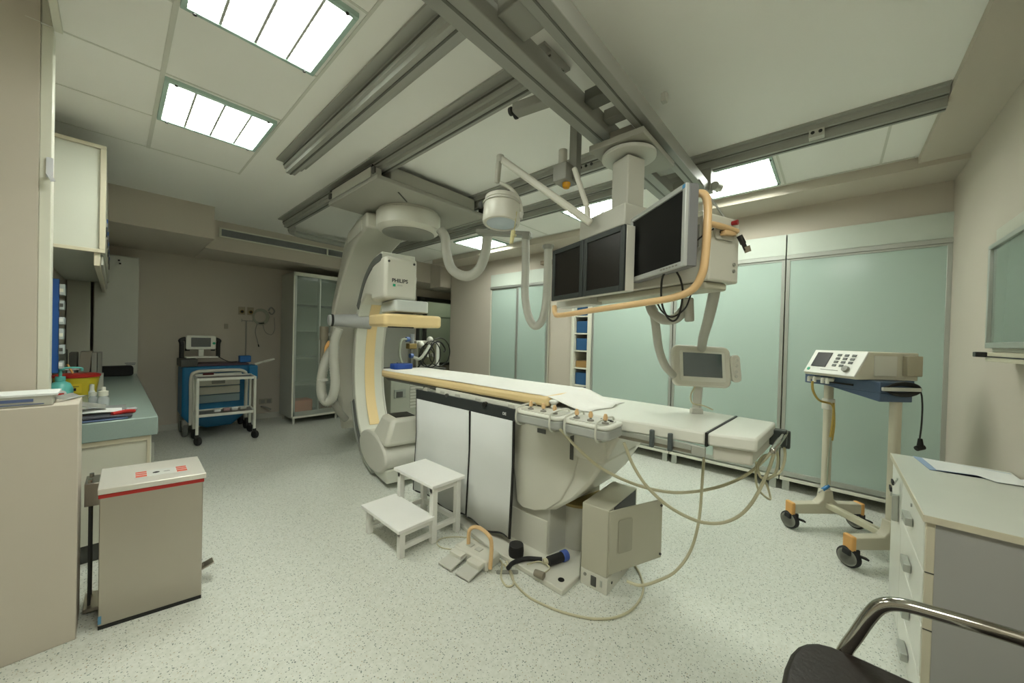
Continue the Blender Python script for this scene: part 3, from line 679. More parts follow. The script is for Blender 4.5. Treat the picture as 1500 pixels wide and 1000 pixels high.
MB().prism([MW(.02, -.01, 1.74), MW(.02, -.16, 1.74), MW(.95, -.16, 1.74), MW(.95, -.01, 1.74)], Z * .034).build('lower_tray', mat('tray cream', 'b8b5a2', .4), t, .01)
MB().prism([MW(1.12, .05, 1.72), MW(1.12, -.05, 1.72), MW(.75, -.05, 1.72), MW(.75, .05, 1.72)], Z * .05).build('bracket', GREYEN, t, .005)
hpt = [(1014, 296, 1.62), (1020, 285, 1.56), (1030, 284, 1.52), (1036, 296, 1.5), (1036, 330, 1.48), (1033, 375, 1.48), (1028, 402, 1.49), (1014, 424, 1.53), (985, 436, 1.6), (945, 443, 1.72), (880, 452.5, 1.95), (822, 461.5, 2.28), (813.5, 459, 2.36), (812, 449, 2.4)]
MB().tube([od(*q) for q in hpt], .0165, 12, 8).build('handle_tube', APRICOT, t, 0, 60)
MB().tube([od(*q) for q in ((1036, 327, 1.5), (1055, 331, 1.55), (1079, 339, 1.62))], .013, 10, 4).build('handle_branch', APRICOT, t, 0, 60)
MB().bar(od(1058, 341, 1.57), od(1074, 343, 1.62), .03, .02).build('branch_foot', APRICOT, t, .003)
MB().cyl(MW(-.0, -.15, 2.045), MW(-.024, -.155, 2.045), .01, .012, 14).build('stop_button', mat('dull stop red', '98262a', .4), t)
MB().rrect(MW(-.002, -.09, 1.99), N_ * .065, Z * .03, U_ * -.006, .012).build('socket_plate', GREYEN, t)
for b in (-.06, -.13): MB().cyl(MW(-.008, b, 1.99), MW(-.011, b, 1.99), .007, n=10).build('socket', BLACK, t)
for z in (1.83, 1.86): MB().cyl(MW(0, -.17, z), MW(-.006, -.17, z), .008, n=10).build('screw', GREYM, t)
MB().obox(MW(.08, .002, 1.98), U_ * .03, N_ * .003, Z * .05).build('front_label', GREYM, t)
MB().cyl(od(1083, 345, 1.6), od(1089, 357, 1.6), .012, n=12).cyl(od(1089, 357, 1.6), od(1093, 366, 1.6), .009, n=12).build('hanging_plug', BLACK, t)
MB().cyl(od(1093, 361, 1.6), od(1096, 369, 1.6), .0145, .0125, 12).build('plug_cap', BROWNP, t)
MB().tube([od(1016, 356, 1.55), od(1032, 343, 1.56), od(1045, 335, 1.57)], .004, 6, 4).build('front_wire', BLACK, t)


MB().tube([oz(1024, 263, 2.72), od(1035, 280, 2.0), od(1062, 320, 1.9)], .005, 6, 3).build('grey_cord', GREYM, t)


def monitor(c, uv, nv, w, h, dep, bez, bezm, scrm, label, casing=GREYEN):
    """c = centre of the front face; uv to the left seen from the front, nv facing out"""
    t = thing('monitor', label, 'monitor', c - nv * dep)
    MB().obox(c - nv * dep / 2, uv * (w / 2), nv * (dep / 2), Z * (h / 2)).build('casing', casing, t, .004)
    mb = MB(); f = nv * .006
    for s, a in ((1, uv), (-1, uv)): mb.obox(c + a * s * (w / 2 - bez / 2) + f, uv * (bez / 2), nv * .008, Z * (h / 2))
    for s in (1, -1): mb.obox(c + Z * s * (h / 2 - bez / 2) + f, uv * (w / 2 - bez), nv * .008, Z * (bez / 2))
    b = mb.build('bezel', bezm, t, .003)
    MB().obox(c + nv * .004, uv * (w / 2 - bez), nv * .002, Z * (h / 2 - bez)).build('screen', scrm, t)
    return t, b
base = V((1.721, .786, 0)); end = V((1.97, 1.41, 0)); um = (end - base); wm = um.length / 2; um.normalize(); nm = V((-um.y, um.x, 0))
for k, lb in ((0, 'black monitor in the middle of the three, right next to the silver one'), (1, 'black monitor farthest left on the boom, partly over the pale cabinet')):
    monitor(base + um * (wm * (k + .5)) + Z * 1.92, um, nm, wm - .006, .335, .06, .03, BEZELD, SCREEN2, lb, CREAM)
a, b = V((1.54, .447, 0)), V((1.835, .808, 0)); u3 = (b - a); w3 = u3.length; u3.normalize(); n3 = V((-u3.y, u3.x, 0))
mt, mbz = monitor((a + b) / 2 + Z * 1.976, u3, n3, w3, .335, .045, .022, BEZELS, SCREEN, 'silver framed black monitor, largest and nearest of the three', mat('monitor side grey', '77787a', .4))
for k in range(6): MB().obox(a + u3 * (.05 + .022 * k) + n3 * .015 + Z * (1.976 - .157), u3 * .006, n3 * .002, Z * .003).build('button', GREYM, mbz)
MB().obox(a + u3 * .013 + n3 * .015 + Z * (1.976 + .155), u3 * .008, n3 * .001, Z * .007).build('blue_sticker', mat('sticker blue', '4c93c4', .4), mbz)
MB().obox((a + b) / 2 - n3 * .075 + Z * 1.976, u3 * .06, n3 * .03, Z * .06).build('wall_bracket', GREYM, mt)
tag(MB().tube([od(*q) for q in ((979, 394, 1.62), (970, 408, 1.64), (969, 440, 1.66), (976, 462, 1.66), (986, 470, 1.66), (995, 460, 1.66), (1000, 430, 1.64), (997, 410, 1.62), (990, 396, 1.6))], .0045, 6, 6).build('hanging_cable', BLACK, None),
    'black cable looping down below the silver monitor', 'cable')
tag(MB().tube([od(*q) for q in ((960, 438, 1.75), (970, 456, 1.74), (985, 464, 1.73), (1003, 452, 1.72), (1012, 432, 1.72))], .004, 6, 6).build('hanging_cable', BLACK, None),
    'second black cable sagging behind the first below the monitor box', 'cable')

# hoses hanging from the rails and the boom
def hose(name, q, r, m, label, ribs=None, seg=8):
    return tag(MB().tube([od(*a) for a in q], r, 12, seg, ribs=ribs).build(name, m, None, 0, 60), label, 'hose')
hose('hanging_hose', [(645, 336, 3.75), (652, 348, 3.75), (654, 370, 3.75), (662, 394, 3.72), (682, 404.5, 3.68), (700, 396, 3.64), (710, 374, 3.6), (715, 340, 3.55)], .05, HOSEG, 'grey hose sagging in a bow between the drum and the round lamp')
hose('hanging_hose', [(770, 348, 3.3), (770, 390, 3.3), (769, 430, 3.28), (774, 462, 3.26), (784, 477.5, 3.24), (795, 466, 3.2), (801, 430, 3.18), (803, 364, 3.15)], .036, HOSEG, 'long grey hose hanging in a deep loop beside the black monitors')
t = thing('hose_bracket', 'grey flat bracket holding the tops of the hanging hoses', 'bracket', tuple(od(762, 338, 3.3)))
mb = MB().bar(od(700, 340, 3.5), od(778, 344, 3.3), .1, .04); mb.build('plate', GREYM, t, .004)
MB().cyl(od(771, 342, 3.3), od(770, 352, 3.3), .05, .035, 16).build('collar', GREYM, t)
tag(MB().cyl(od(803, 359, 3.15), od(803, 366, 3.15), .05, .035, 16).bar(od(795, 361, 3.15), od(811, 361, 3.15), .06, .02).build('hose_collar', GREYM, None, .003), 'grey collar at the top of the long hose loop by the black monitor', 'collar')
tag(MB().bar((4.64, 3.55, 2.72), (4.64, 3.2, 2.72), .1, .06).build('wall_shelf_bar', BROWNW, None, .004), 'short brown bar on the wall above the pale cabinets', 'bar')
hose('thick_hose', [(952, 446, 1.95), (958, 459, 1.93), (972, 468, 1.9), (990, 466, 1.87), (1003, 452, 1.85), (1009, 438, 1.85)], .026, HOSEG, 'thick grey hose bent in a U right under the monitor box')
hose('thick_hose', [(957, 452, 2.0), (961, 480, 2.05), (965, 510, 2.15), (974, 535, 2.25), (986, 549, 2.35)], .024, HOSEG, 'grey hose dropping from the monitor box to the left of the touch display')
hose('ribbed_hose', [(1048, 416, 1.75), (1044, 440, 1.82), (1037, 470, 1.98), (1030, 495, 2.2), (1027, 516, 2.43)], .026, HOSEG, 'ribbed grey hose running from the monitor box down behind the touch display', .06, 16)
tag(MB().cyl(od(1009, 436, 1.8), od(1010, 471, 1.8), .022, n=14).build('grey_pipe_stub', HOSEG, None, .008), 'short grey pipe hanging straight down beside the black cables', 'pipe')


# ------------------------------------------------------------------ examination lamp
t = thing('examination_lamp', 'round cream examination lamp on a bent arm from the monitor column', 'lamp', tuple(od(735, 330, 2.4)))
jm, j1 = od(866, 327, 2.12), od(733, 232, 2.4)
MB().bar(jm, j1, .035, .045).build('boom_arm', CREAM, t, .012)
MB().cyl(j1 + V((0, 0, .02)), j1 - V((0, 0, .03)), .026, n=16).build('joint', GREYEN, t, .006)
MB().bar(j1 - V((.005, -.005, .0)), od(728, 268, 2.4), .032, .032, (1, 0, 0)).build('drop_arm', GREYEN, t, .008)
MB().bar(od(841, 246, 2.2), od(860, 303, 2.15), .03, .03).bar(od(860, 303, 2.15), od(861, 322, 2.13), .03, .03, (1, 0, 0)).build('upper_arm', CREAM, t, .008)
MB().tube([od(733, 268, 2.4), od(748, 276, 2.38), od(760, 292, 2.36), od(764, 312, 2.36), od(762, 319, 2.36)], .012, 10, 8).build('curved_rod', CREAM, t)
lc = od(735, 312, 2.38); ax = V((-.1, -.06, -1)).normalized()
MB().lathe([(.0, -.1), (.115, -.1), (.118, -.075), (.113, -.07), (.118, -.065), (.122, -.03), (.125, .06), (.118, .075), (.105, .078), (.1, .07), (0, .07)], lc, ax, 40).build('lamp_head', CREAM, t)
MB().lathe([(.0, .071), (.098, .073), (.0, .085)], lc, ax, 40).build('lens', LAMPLENS, t)
MB().lathe([(.12, -.06), (.128, -.06), (.128, -.05), (.12, -.05)], lc, ax, 40).build('yoke_ring', GREYEN, t)
MB().obox(od(763, 316, 2.36), rt * .012, fw * .02, Z * .022).build('yoke_bracket', GREYEN, t, .003)
MB().obox(od(704, 300, 2.36), rt * .012, fw * .015, Z * .018).build('yoke_bracket', DARKG, t, .003)
MB().cyl(od(752, 338, 2.3), od(749, 356, 2.3), .016, .012, 14).cyl(od(752, 346, 2.3), od(752, 344, 2.3), .02, n=14).cyl(od(757, 310, 2.3), od(753, 338, 2.3), .003, n=8).build('sterile_handle', mat('pale yellow handle', 'cbc38f', .4), t)

# ================================================================== PATIENT TABLE
t = thing('patient_table', 'long white radiology table on a cream pedestal', 'table', (2.25, 1.6, 0))
MB().prism([(1.985, 1.4, .02), (2.5, 1.3, .02), (2.6, 2.2, .02), (1.985, 2.3, .02)], Z * .9).build('pedestal', GREYEN, t, .008)
MB().box(1.975, 1.99, 1.41, 2.28, .02, .26).build('pedestal_cover', CREAM, t, .003)
sk = [(1.72, .95), (1.705, .6), (1.67, .345), (1.6, .315), (1.47, .325), (1.34, .37), (1.2, .48), (1.08, .62), (.98, .79), (.9, .95)]
MB().prism([(1.955, y, z) for y, z in sk], X * .52).build('lift_cover', CREAM, t, .02)
MB().prism([(1.945, y, z) for y, z in ((1.72, .94), (1.7, .6), (1.66, .33), (1.6, .305), (1.5, .315), (1.4, .355), (1.29, .45), (1.2, .62), (1.16, .8), (1.15, .94))], X * .02).build('front_cover', mat('front cover', 'cbcabd', .4), t, .006)
MB().box(1.94, 1.956, 1.42, 1.49, .86, .89).build('cover_slot', DARKG, t, .002)
MB().box(1.94, 2.4, .98, 1.2, .76, .95).build('side_housing', CREAM, t, .02)
MB().box(1.938, 1.95, 1.2, 1.225, .74, .93).build('side_gap', DARKG, t, .003)
bp = [oz(824, 865, .035), oz(849, 842, .035), V((2.35, 1.35, .035)), V((2.35, 2.3, .035)), V((1.86, 2.3, .035)), oz(719, 802, .035)]
MB().prism([V((q.x, q.y, .0)) for q in bp], Z * .035).build('floor_plate', CREAM, t, .006)
q = oz(822, 849, .036); MB().lathe([(.02, 0), (.02, .002), (.0, .002)], q, n=14).build('plate_hole', BLACK, t)
MB().lathe([(.0, 0), (.19, 0), (.19, .33), (.17, .345), (0, .345)], (2.33, 1.38, .005), n=30).build('rear_housing', GREYEN, t)
MB().lathe([(.192, .325), (.195, .33), (.192, .345), (.17, .35)], (2.33, 1.38, .005), n=30).build('housing_rim', mat('rim ochre', '9b8a56', .5), t)
# table top
top = [(1.985, .465), (1.945, .9), (1.93, 2.05), (2.63, 2.05), (2.64, 1.5), (2.62, .76), (2.6, .44)]
MB().prism([(x, y, .985) for x, y in top], Z * .065).build('table_top', TABLEW, t, .01)
far = [(1.92, 1.4), (1.92, 3.45), (2.0, 3.66), (2.35, 3.66), (2.46, 3.45), (2.5, 1.4)]
MB().prism([(x, y, 1.025) for x, y in far], Z * .025).build('carbon_plate', mat('carbon grey', '55554e', .5), t, .006)
MB().prism([(2.0, 2.45, .985), (2.45, 2.45, .985), (2.4, 3.3, 1.01), (2.05, 3.3, 1.01)], Z * .02).build('under_plate', DARKG, t)
MB().prism([(1.905, 1.42, .985), (2.5, 1.42, .985), (2.5, 2.6, 1.0), (1.905, 2.6, 1.0)], Z * .045).build('slide_frame', TABLEW, t, .005)
MB().prism([(2.04, .255, .985), (1.988, .457, .985), (2.598, .432, .985), (2.575, .235, .985)], Z * .065).build('end_section', TABLEW, t, .012)
MB().prism([(2.065, .275, .91), (2.02, .44, .91), (2.57, .42, .91), (2.55, .255, .91)], Z * .075).build('end_box', CREAM, t, .01)
MB().prism([(1.9835, .457, .98), (1.9835, .466, .98), (2.602, .442, .98), (2.602, .433, .98)], Z * .071).build('black_seam', BLACK, t)
MB().box(1.955, 1.97, .5, .96, .955, .985).build('side_rail', ALU, t, .003)
MB().box(1.965, 1.98, .48, 1.7, .935, .96).build('lower_rail', mat('worn rail', '8f8a7d', .4, .5), t, .003)
MB().box(1.95, 1.968, .455, .52, .935, .985).build('rail_end', ALU, t, .004)
for yy in (.62, .715):
    lv = MB().box(1.935, 1.957, yy - .012, yy + .012, .93, 1.025).build('rail_lever', mat('lever grey', '4f5656', .4), t, .006)
MB().box(1.905, 1.925, 1.63, 2.92, .975, 1.005).build('curtain_rail', ALU, t, .003)
for yy in (1.7, 2.05, 2.3, 2.5, 2.75): MB().box(1.9, 1.93, yy - .03, yy + .03, .985, 1.025).build('rail_clamp', GREYEN, t, .004)
MB().cyl((1.9, 1.95, .99), (1.87, 1.95, .99), .022, n=14).build('clamp_knob', BLACK, t, .003)
MB().cyl((1.9, 2.42, 1.0), (1.88, 2.42, 1.0), .016, n=14).build('clamp_knob', DARKG, t, .003)
# end rail of the table
MB().bar((2.13, .205, .985), (2.58, .19, 1.0), .026, .026).build('end_rail', CHROME, t, .008)
MB().box(2.5, 2.56, .18, .26, .93, 1.02).build('rail_block', BEZELD, t, .006)
MB().box(2.6, 2.64, .17, .22, .9, 1.0).build('rail_block', BEZELD, t, .006)
# mattress, sheet, pad
mt = MB().prism([(1.90, 1.38, 1.051), (1.905, 3.55, 1.051), (1.98, 3.69, 1.051), (2.36, 3.69, 1.051), (2.44, 3.55, 1.051), (2.47, 1.4, 1.051)], Z * .068).build('mattress', YELLOW, None, .022)
tag(mt, 'cream yellow mattress lying on the far half of the table', 'mattress')
NX, NY = 16, 44; vs, fs = [], []
for j in range(NY + 1):
    y = 3.66 - (3.66 - 1.1) * j / NY
    for i in range(NX + 1):
        k = i / NX; x0, x1 = 1.915, 2.47
        if y > 3.55: x0 += (y - 3.55) * .6; x1 -= (y - 3.55) * .6
        yy = y; x = x0 + (x1 - x0) * k; z = 1.1225 + .0015 * sin(9 * x + 4 * y)
        if y < 1.46:
            s = min(1, (1.46 - y) / .3); fl = k ** .7
            x += (.05 * (1 - k)) * s; yy = y + .02 * sin(k * 9) * s
            z = 1.1225 - .068 * (s * s * (3 - 2 * s)) + .012 * s * (1 - abs(2 * s - 1)) * sin(k * 11 + 1) + (.012 * s if .55 < k < .75 else 0)
            z = max(z, 1.0535)
        vs.append((x, yy, z))
for j in range(NY):
    for i in range(NX): a = j * (NX + 1) + i; fs.append((a, a + 1, a + NX + 2, a + NX + 1))
sh = MB().add(vs, fs).build('paper_sheet', SHEET, None, 0, 80); so = sh.modifiers.new('thick', 'SOLIDIFY'); so.thickness = .002; so.offset = 1
tag(sh, 'white paper sheet spread over the mattress and falling onto the table top', 'sheet')
tag(MB().rrect((2.14, 3.56, 1.126), X * .11, Y * .07, Z * .06, .03).build('blue_head_pad', ROYAL, None, .01), 'royal blue foam pad on the far end of the mattress', 'pad')

# lead curtain
t = thing('lead_curtain', 'two panel pale grey lead curtain with a charcoal band along the table side', 'curtain', (1.9, 2.25, .08))
MB().box(1.885, 1.897, 1.645, 2.875, .915, 1.0).build('top_band', BAND, t, .003)
def panel(y0, y1, wig):
    n_ = 18; pl = []
    for k in range(n_ + 1):
        yy = y0 + (y1 - y0) * k / n_; pl.append((1.89 + .012 * sin(wig + k * .35), yy))
    vs, fs = [], []
    for k, (x, y) in enumerate(pl):
        b = .085 + .015 * sin(k * .5 + wig)
        for z, dx in ((.915, (1.89 - x) * .8), (.6, 0), (.3, -.012), (b, -.02)): vs.append((x + dx, y, z))
    for k in range(n_):
        for q in range(3): a = k * 4 + q; fs.append((a, a + 1, a + 5, a + 4))
    o = MB().add(vs, fs).build('curtain_panel', CLOTHG, t, 0, 80); m_ = o.modifiers.new('thick', 'SOLIDIFY'); m_.thickness = .008
    edge = [V(vs[0]), V(vs[1]), V(vs[2]), V(vs[3])] + [V(vs[k * 4 + 3]) for k in range(1, n_ + 1)] + [V(vs[n_ * 4 + 2]), V(vs[n_ * 4 + 1]), V(vs[n_ * 4])]
    MB().tube(edge, .011, 6, 0).build('piping', BLACK, o)
panel(1.66, 2.11, .4); panel(2.125, 2.865, 2.2)
lettering('DE', 'lettering', (1.8845, 1.765, .945), -Y, Z, .02, PAPER, t, .02)

# control modules on the table rail
def control_module(y0, y1, label, joys, extra):
    t = thing('control_panel', label, 'control panel', (1.82, (y0 + y1) / 2, .96), 'joystick control panels on the table rail')
    c = V((1.825, (y0 + y1) / 2, 0)); w = (y1 - y0) / 2
    MB().rrect(c + Z * .965, X * .1, Y * w, Z * .06, .035).build('body', mat('module grey', 'a8aba6', .4), t, .012)
    MB().rrect(c + Z * 1.022, X * .105, Y * (w + .004), Z * .022, .04).build('lid', TABLEW, t, .008)
    MB().rrect(c + Z * 1.0445, X * .08, Y * (w - .025), Z * .003, .03).build('key_field', GREYEN, t)
    for a in joys:
        q = V((1.79, a, 1.047))
        j = MB().lathe([(.0, 0), (.02, 0), (.018, .008), (.007, .012), (.006, .028), (0, .03)], q, n=14).build('joystick', mat('joystick base', '8a8880', .4), t)
        MB().lathe([(.0, .018), (.011, .02), (.013, .035), (.008, .052), (0, .055)], q, n=14).build('joystick_knob', APRICOT, j)
    for k in range(extra): MB().obox((1.855 + .02 * (k % 2), y0 + .04 + .022 * k, 1.049), X * .006, Y * .009, Z * .004).build('key', DARKG, t)
    for yy in (y0 + .06, y1 - .03):
        MB().tube([(1.928, yy, 1.02), (1.9, yy, 1.066), (1.74, yy, 1.064), (1.712, yy, 1.03), (1.714, yy, .975), (1.75, yy, .95), (1.82, yy, .945)], .006, 8, 5).build('clear_strap', mat('milky strap', 'cfd0c4', .3), t)
    return t
control_module(1.165, 1.515, 'left control panel on the table rail with three knobs, beside the curtain', (1.43, 1.33, 1.245), 0)
control_module(.865, 1.15, 'right control panel on the table rail with three knobs and small dark keys', (1.09, 1.0, .91), 4)
t = thing('mushroom_knob', 'white mushroom knob on the table edge behind the left control panel', 'knob', (2.0, 1.44, 1.05))
MB().lathe([(.0, 0), (.02, 0), (.015, .02), (.03, .03), (.032, .04), (.02, .05), (0, .052)], (1.935, 1.355, 1.051), n=18).build('knob_head', TABLEW, t)

# touch display on the far rail
t = thing('touch_display', 'small cream touch display with a grey screen on the far table rail', 'display', tuple(oz(1020, 602, 1.05)))
ce = od(1027, 536.5, 2.36); a_ = V((.67, -.735, .0)).normalized(); h_ = (Z + V((.744, .668, 0)) * .12).normalized(); n_ = a_.cross(h_) * -1
if n_.dot(CAM - ce) < 0: n_ = -n_
a_ = (a_ + Z * -.03).normalized()
MB().rrect(ce - n_ * .03, a_ * .19, h_ * .135, n_ * .045, .045, 8).build('housing', CREAM, t, .01)
MB().rrect(ce + n_ * .015, a_ * .15, h_ * .1, n_ * .004, .012).build('inner_frame', TABLEW, t, .002)
MB().obox(ce + n_ * .0195 + h_ * .008, a_ * .128, h_ * .078, n_ * .001).build('screen', mat('glossy grey screen', '7d878e', .1, .85), t)
MB().bar(od(1023, 566, 2.37), oz(1020, 602, 1.05) + Z * .005, .05, .03, (1, 0, 0)).build('neck', GREYEN, t, .005)
MB().obox(oz(1020, 604, 1.055) + Z * .01, a_ * .035, V((.74, .66, 0)) * .02, Z * .016).build('clamp', GREYEN, t, .004)
MB().tube([od(1018, 566, 2.35), od(1012, 578, 2.33), od(1014, 590, 2.33), od(1030, 594, 2.33), od(1044, 600, 2.35)], .005, 6, 6).build('display_wire', CABLE, t)
t = thing('remote_control', 'beige remote control held upright right of the touch display', 'remote', tuple(od(1078, 558, 2.36)))
rc = od(1077, 540, 2.35)
MB().rrect(rc - n_ * .012, (a_ + Z * .12).normalized() * .03, (Z - a_ * .12).normalized() * .09, n_ * .026, .025, 6).build('body', CREAM, t, .006)
for k, dz in enumerate((.055, .02, -.02, -.05)): MB().lathe([(.011, 0), (.009, .004), (0, .004)], rc + n_ * .014 + Z * dz, n_, 12).build('key', GREYEN, t)
MB().obox(od(1068, 553, 2.37), a_ * .02, n_ * .012, Z * .012).build('holder', GREYM, t, .003)

# cables of the table
def cable(q, r, label, m=CABLE, cat='cable', floor=False):
    pts = [od(*a) if not floor else oz(a[0], a[1], r + .001 + (a[2] if len(a) > 2 else 0)) for a in q]
    return tag(MB().tube(pts, r, 8, 8).build('power_cable', m, None), label, cat)
cable([(820, 628, 2.08), (845, 655, 2.06), (880, 685, 2.05), (930, 709, 2.04), (985, 721, 2.03), (1040, 716, 2.02), (1085, 700, 2.02), (1117, 676, 2.03), (1137, 652, 2.05)], .0085, 'beige cable sagging from the left control panel to the table end')
cable([(914, 648, 1.93), (928, 682, 1.92), (950, 715, 1.9), (985, 745, 1.88), (1030, 765, 1.87), (1070, 762, 1.88), (1100, 738, 1.92), (1125, 690, 1.98), (1138, 650, 2.04)], .0085, 'beige cable in the lowest sag, from the right control panel to the table end')
cable([(1032, 655, 2.0), (1029, 700, 2.0), (1024, 760, 2.0), (1012, 805, 1.98), (990, 836, 1.92), (962, 851, 1.86), (938, 857, 1.82), (918, 851, 1.84)], .0075, 'beige cable dropping straight from the table edge to the grey box')
cable([(1134, 650, 2.05), (1140, 672, 2.02), (1134, 695, 2.0), (1116, 700, 2.0), (1110, 682, 2.02), (1118, 668, 2.04), (1132, 664, 2.06), (1146, 650, 2.08), (1150, 668, 2.06), (1143, 690, 2.04), (1124, 702, 2.02)], .007, 'tangle of beige cable coiled under the table end')
cable([(1108, 676, 2.03), (1107, 700, 2.02), (1112, 718, 2.01), (1128, 731, 2.02), (1124, 712, 2.05), (1117, 698, 2.06)], .006, 'thin beige cable end dangling below the coiled tangle')
cable([(742, 822), (752, 850), (772, 872), (800, 887), (830, 898), (870, 906), (905, 903), (930, 888), (942, 865), (938, 842), (930, 828)], .0065, 'beige cable lying in a wide curve on the floor before the grey box', floor=True)
cable([(723, 815), (735, 824), (734, 845), (742, 858), (752, 855), (749, 838), (738, 826)], .006, 'small beige cable loop on the floor next to the foot switch', floor=True)
cable([(668, 805), (648, 802), (640, 795), (648, 788), (672, 786), (694, 790), (718, 806), (742, 818)], .004, 'thin beige cable looping behind the foot switch towards the pedestal', floor=True)
cable([(772, 826, .045), (790, 822, .045), (805, 830, .045), (798, 838, .045), (786, 840, .03)], .004, 'thin cable to the brown connector on the floor plate', floor=True)

# ------------------------------------------------------------------ step stool
t = thing('step_stool', 'white two-step wooden stool in front of the lead curtain', 'stool', (1.55, 2.35, 0))
MB().box(1.525, 1.83, 2.09, 2.62, .405, .43).build('upper_step', mat('white step top', 'f0f0ec', .4), t, .004)
MB().box(1.27, 1.56, 2.1, 2.64, .178, .203).build('lower_step', mat('white step top', 'f0f0ec', .4), t, .004)
ws = mat('white painted wood', 'ecece6', .5)
for x in (1.545, 1.765):
    for y in (2.11, 2.55): MB().box(x, x + .042, y, y + .042, 0, .405).build('leg', ws, t, .003)
for y in (2.115, 2.555): MB().box(1.29, 1.33, y, y + .042, 0, .178).build('leg', ws, t, .003)
for y in (2.12, 2.56):
    MB().box(1.587, 1.765, y, y + .03, .08, .115).build('rail', ws, t, .002)
    MB().box(1.33, 1.545, y, y + .03, .05, .08).build('rail', ws, t, .002)
    MB().box(1.545, 1.807, y, y + .03, .36, .405).build('rail', ws, t, .002)
    MB().box(1.29, 1.545, y, y + .03, .145, .178).build('rail', ws, t, .002)
MB().box(1.77, 1.8, 2.152, 2.55, .08, .115).build('rail', ws, t, .002)
MB().box(1.55, 1.58, 2.152, 2.55, .14, .175).build('rail', ws, t, .002)

# ------------------------------------------------------------------ foot switch and floor bits
t = thing('foot_switch', 'beige foot switch with pedals and an apricot carrying hoop', 'foot switch', (1.62, 1.78, 0))
fa, fb = (oz(722, 828, 0) - oz(674, 802, 0)).normalized(), None
fb = V((-fa.y, fa.x, 0)); fb = fb if fb.dot(V((-1, 0, 0))) > 0 else -fb
fc = oz(698, 818, .0)
MB().obox(fc + Z * .035, fa * .15, fb * .07, Z * .035).build('housing', CREAM, t, .012)
for k in (-.06, .02): MB().obox(fc + fa * k + Z * .072, fa * .022, fb * .02, Z * .004).build('mark', GREYEN, t)
for k in (-.085, .075):
    MB().obox(fc + fa * k + fb * .14 + Z * .025, fa * .06, fb * .07 + Z * -.012, Z * .006).build('pedal', GREYEN, t, .003)
    MB().obox(fc + fa * k + fb * .09 + Z * .04, fa * .055, fb * .03, Z * .018).build('pedal_cover', CREAM, t, .004)
hoop = [oz(686, 797, .07), od(688, 776, (oz(686, 797, .07) - CAM).dot(fw)), od(700, 772, (oz(700, 805, .05) - CAM).dot(fw)), od(716, 784, (oz(718, 830, .03) - CAM).dot(fw)), od(720, 800, (oz(719, 832, .02) - CAM).dot(fw)), oz(718, 833, .03)]
MB().tube(hoop, .013, 10, 8).build('carrying_hoop', APRICOT, t)
t = thing('joystick_pedal', 'round black foot control with a fat black lead on the floor plate', 'foot control', tuple(oz(755, 812, .036)))
q = oz(756, 812, .036)
MB().lathe([(.0, 0), (.05, 0), (.052, .03), (.048, .07), (.02, .078), (0, .078)], q, n=24).build('knob', RUBBER, t)
MB().tube([oz(744, 832, .05), oz(752, 824, .05), oz(770, 818, .052), oz(794, 819, .052)], .014, 10, 8).build('thick_lead', RUBBER, t)
t = thing('blue_connector', 'black and blue plug lying against the pedestal', 'plug', tuple(oz(822, 815, .036)))
MB().cyl(oz(803, 822, .066), oz(828, 813, .066), .03, n=18).build('plug_body', RUBBER, t, .004)
MB().cyl(oz(823, 815, .066), oz(830, 812, .066), .035, n=18).build('blue_ring', mat('plug blue', '4760ab', .4), t, .004)
MB().cyl(oz(796, 822, .06), oz(804, 821, .06), .016, .02, n=14).build('grey_tip', CABLE, t)
tag(MB().cyl(oz(783, 838, .05), oz(797, 844, .05), .02, .024, 14).build('brown_connector', BROWNP, None, .004), 'brown grey connector lying at the edge of the floor plate', 'plug')
tag(MB().rrect(oz(743, 838, .003), V((1, -1, 0)) * .05, V((1, 1, 0)) * .012, Z * .006, .01).build('grey_tag', GREYM, None, .002), 'small grey tag on the floor inside the cable loop', 'tag')

# ------------------------------------------------------------------ electronics box with an open door
t = thing('electronics_box', 'cream electronics box with its door ajar standing right of the pedestal', 'box', (2.15, 1.03, 0))
k0, k1, k2 = oz(889, 873, 0), oz(850, 853, 0), oz(935, 822, 0)
ea = (k1 - k0); ew = ea.length; ea.normalize(); eb = V((-ea.y, ea.x, 0)); eb = eb if eb.dot(k2 - k0) > 0 else -eb; ed = (k2 - k0).length * .98
def EB(a, b, z): return k0 + ea * a + eb * b + Z * z
MB().prism([EB(0, 0, 0), EB(ew, 0, 0), EB(ew, ed, 0), EB(0, ed, 0)], Z * .1).build('foot_box', CREAM, t, .004)
MB().prism([EB(0.004, 0, .1), EB(ew, 0, .1), EB(ew, ed, .1), EB(0.004, ed, .1)], Z * .4).build('cabinet_body', mat('box enamel', 'b8b5a3', .42), t, .005)
MB().prism([EB(0, .08, .12), EB(.004, .08, .12), EB(.004, ed - .03, .12), EB(0, ed - .03, .12)], Z * .375).build('dark_inside', BLACK, t)  # black sheet stands in for the shade inside the open box
dd = (EB(0, .02, 0) + (eb * .9 - ea * .42).normalized() * (ed * .95))
dm = MB().prism([EB(-.003, .01, .12), V((dd.x, dd.y, .12)), V((dd.x, dd.y, .12)) + ea * .012, EB(.009, .01, .12)], Z * .375)
do = dm.build('door', mat('box enamel', 'b8b5a3', .42), t, .003)
dv = (dd - EB(0, .02, 0)); dv.z = 0; dv.normalize(); dn = V((dv.y, -dv.x, 0)); dn = dn if dn.dot(CAM - dd) > 0 else -dn
q = EB(-.006, .06, .17)
MB().rrect(EB(0, .02, .33) + dv * .11 + dn * .008, dv * .055, Z * .1, dn * .002, .012).build('door_outline', mat('seam grey', 'a5a291', .5), do)
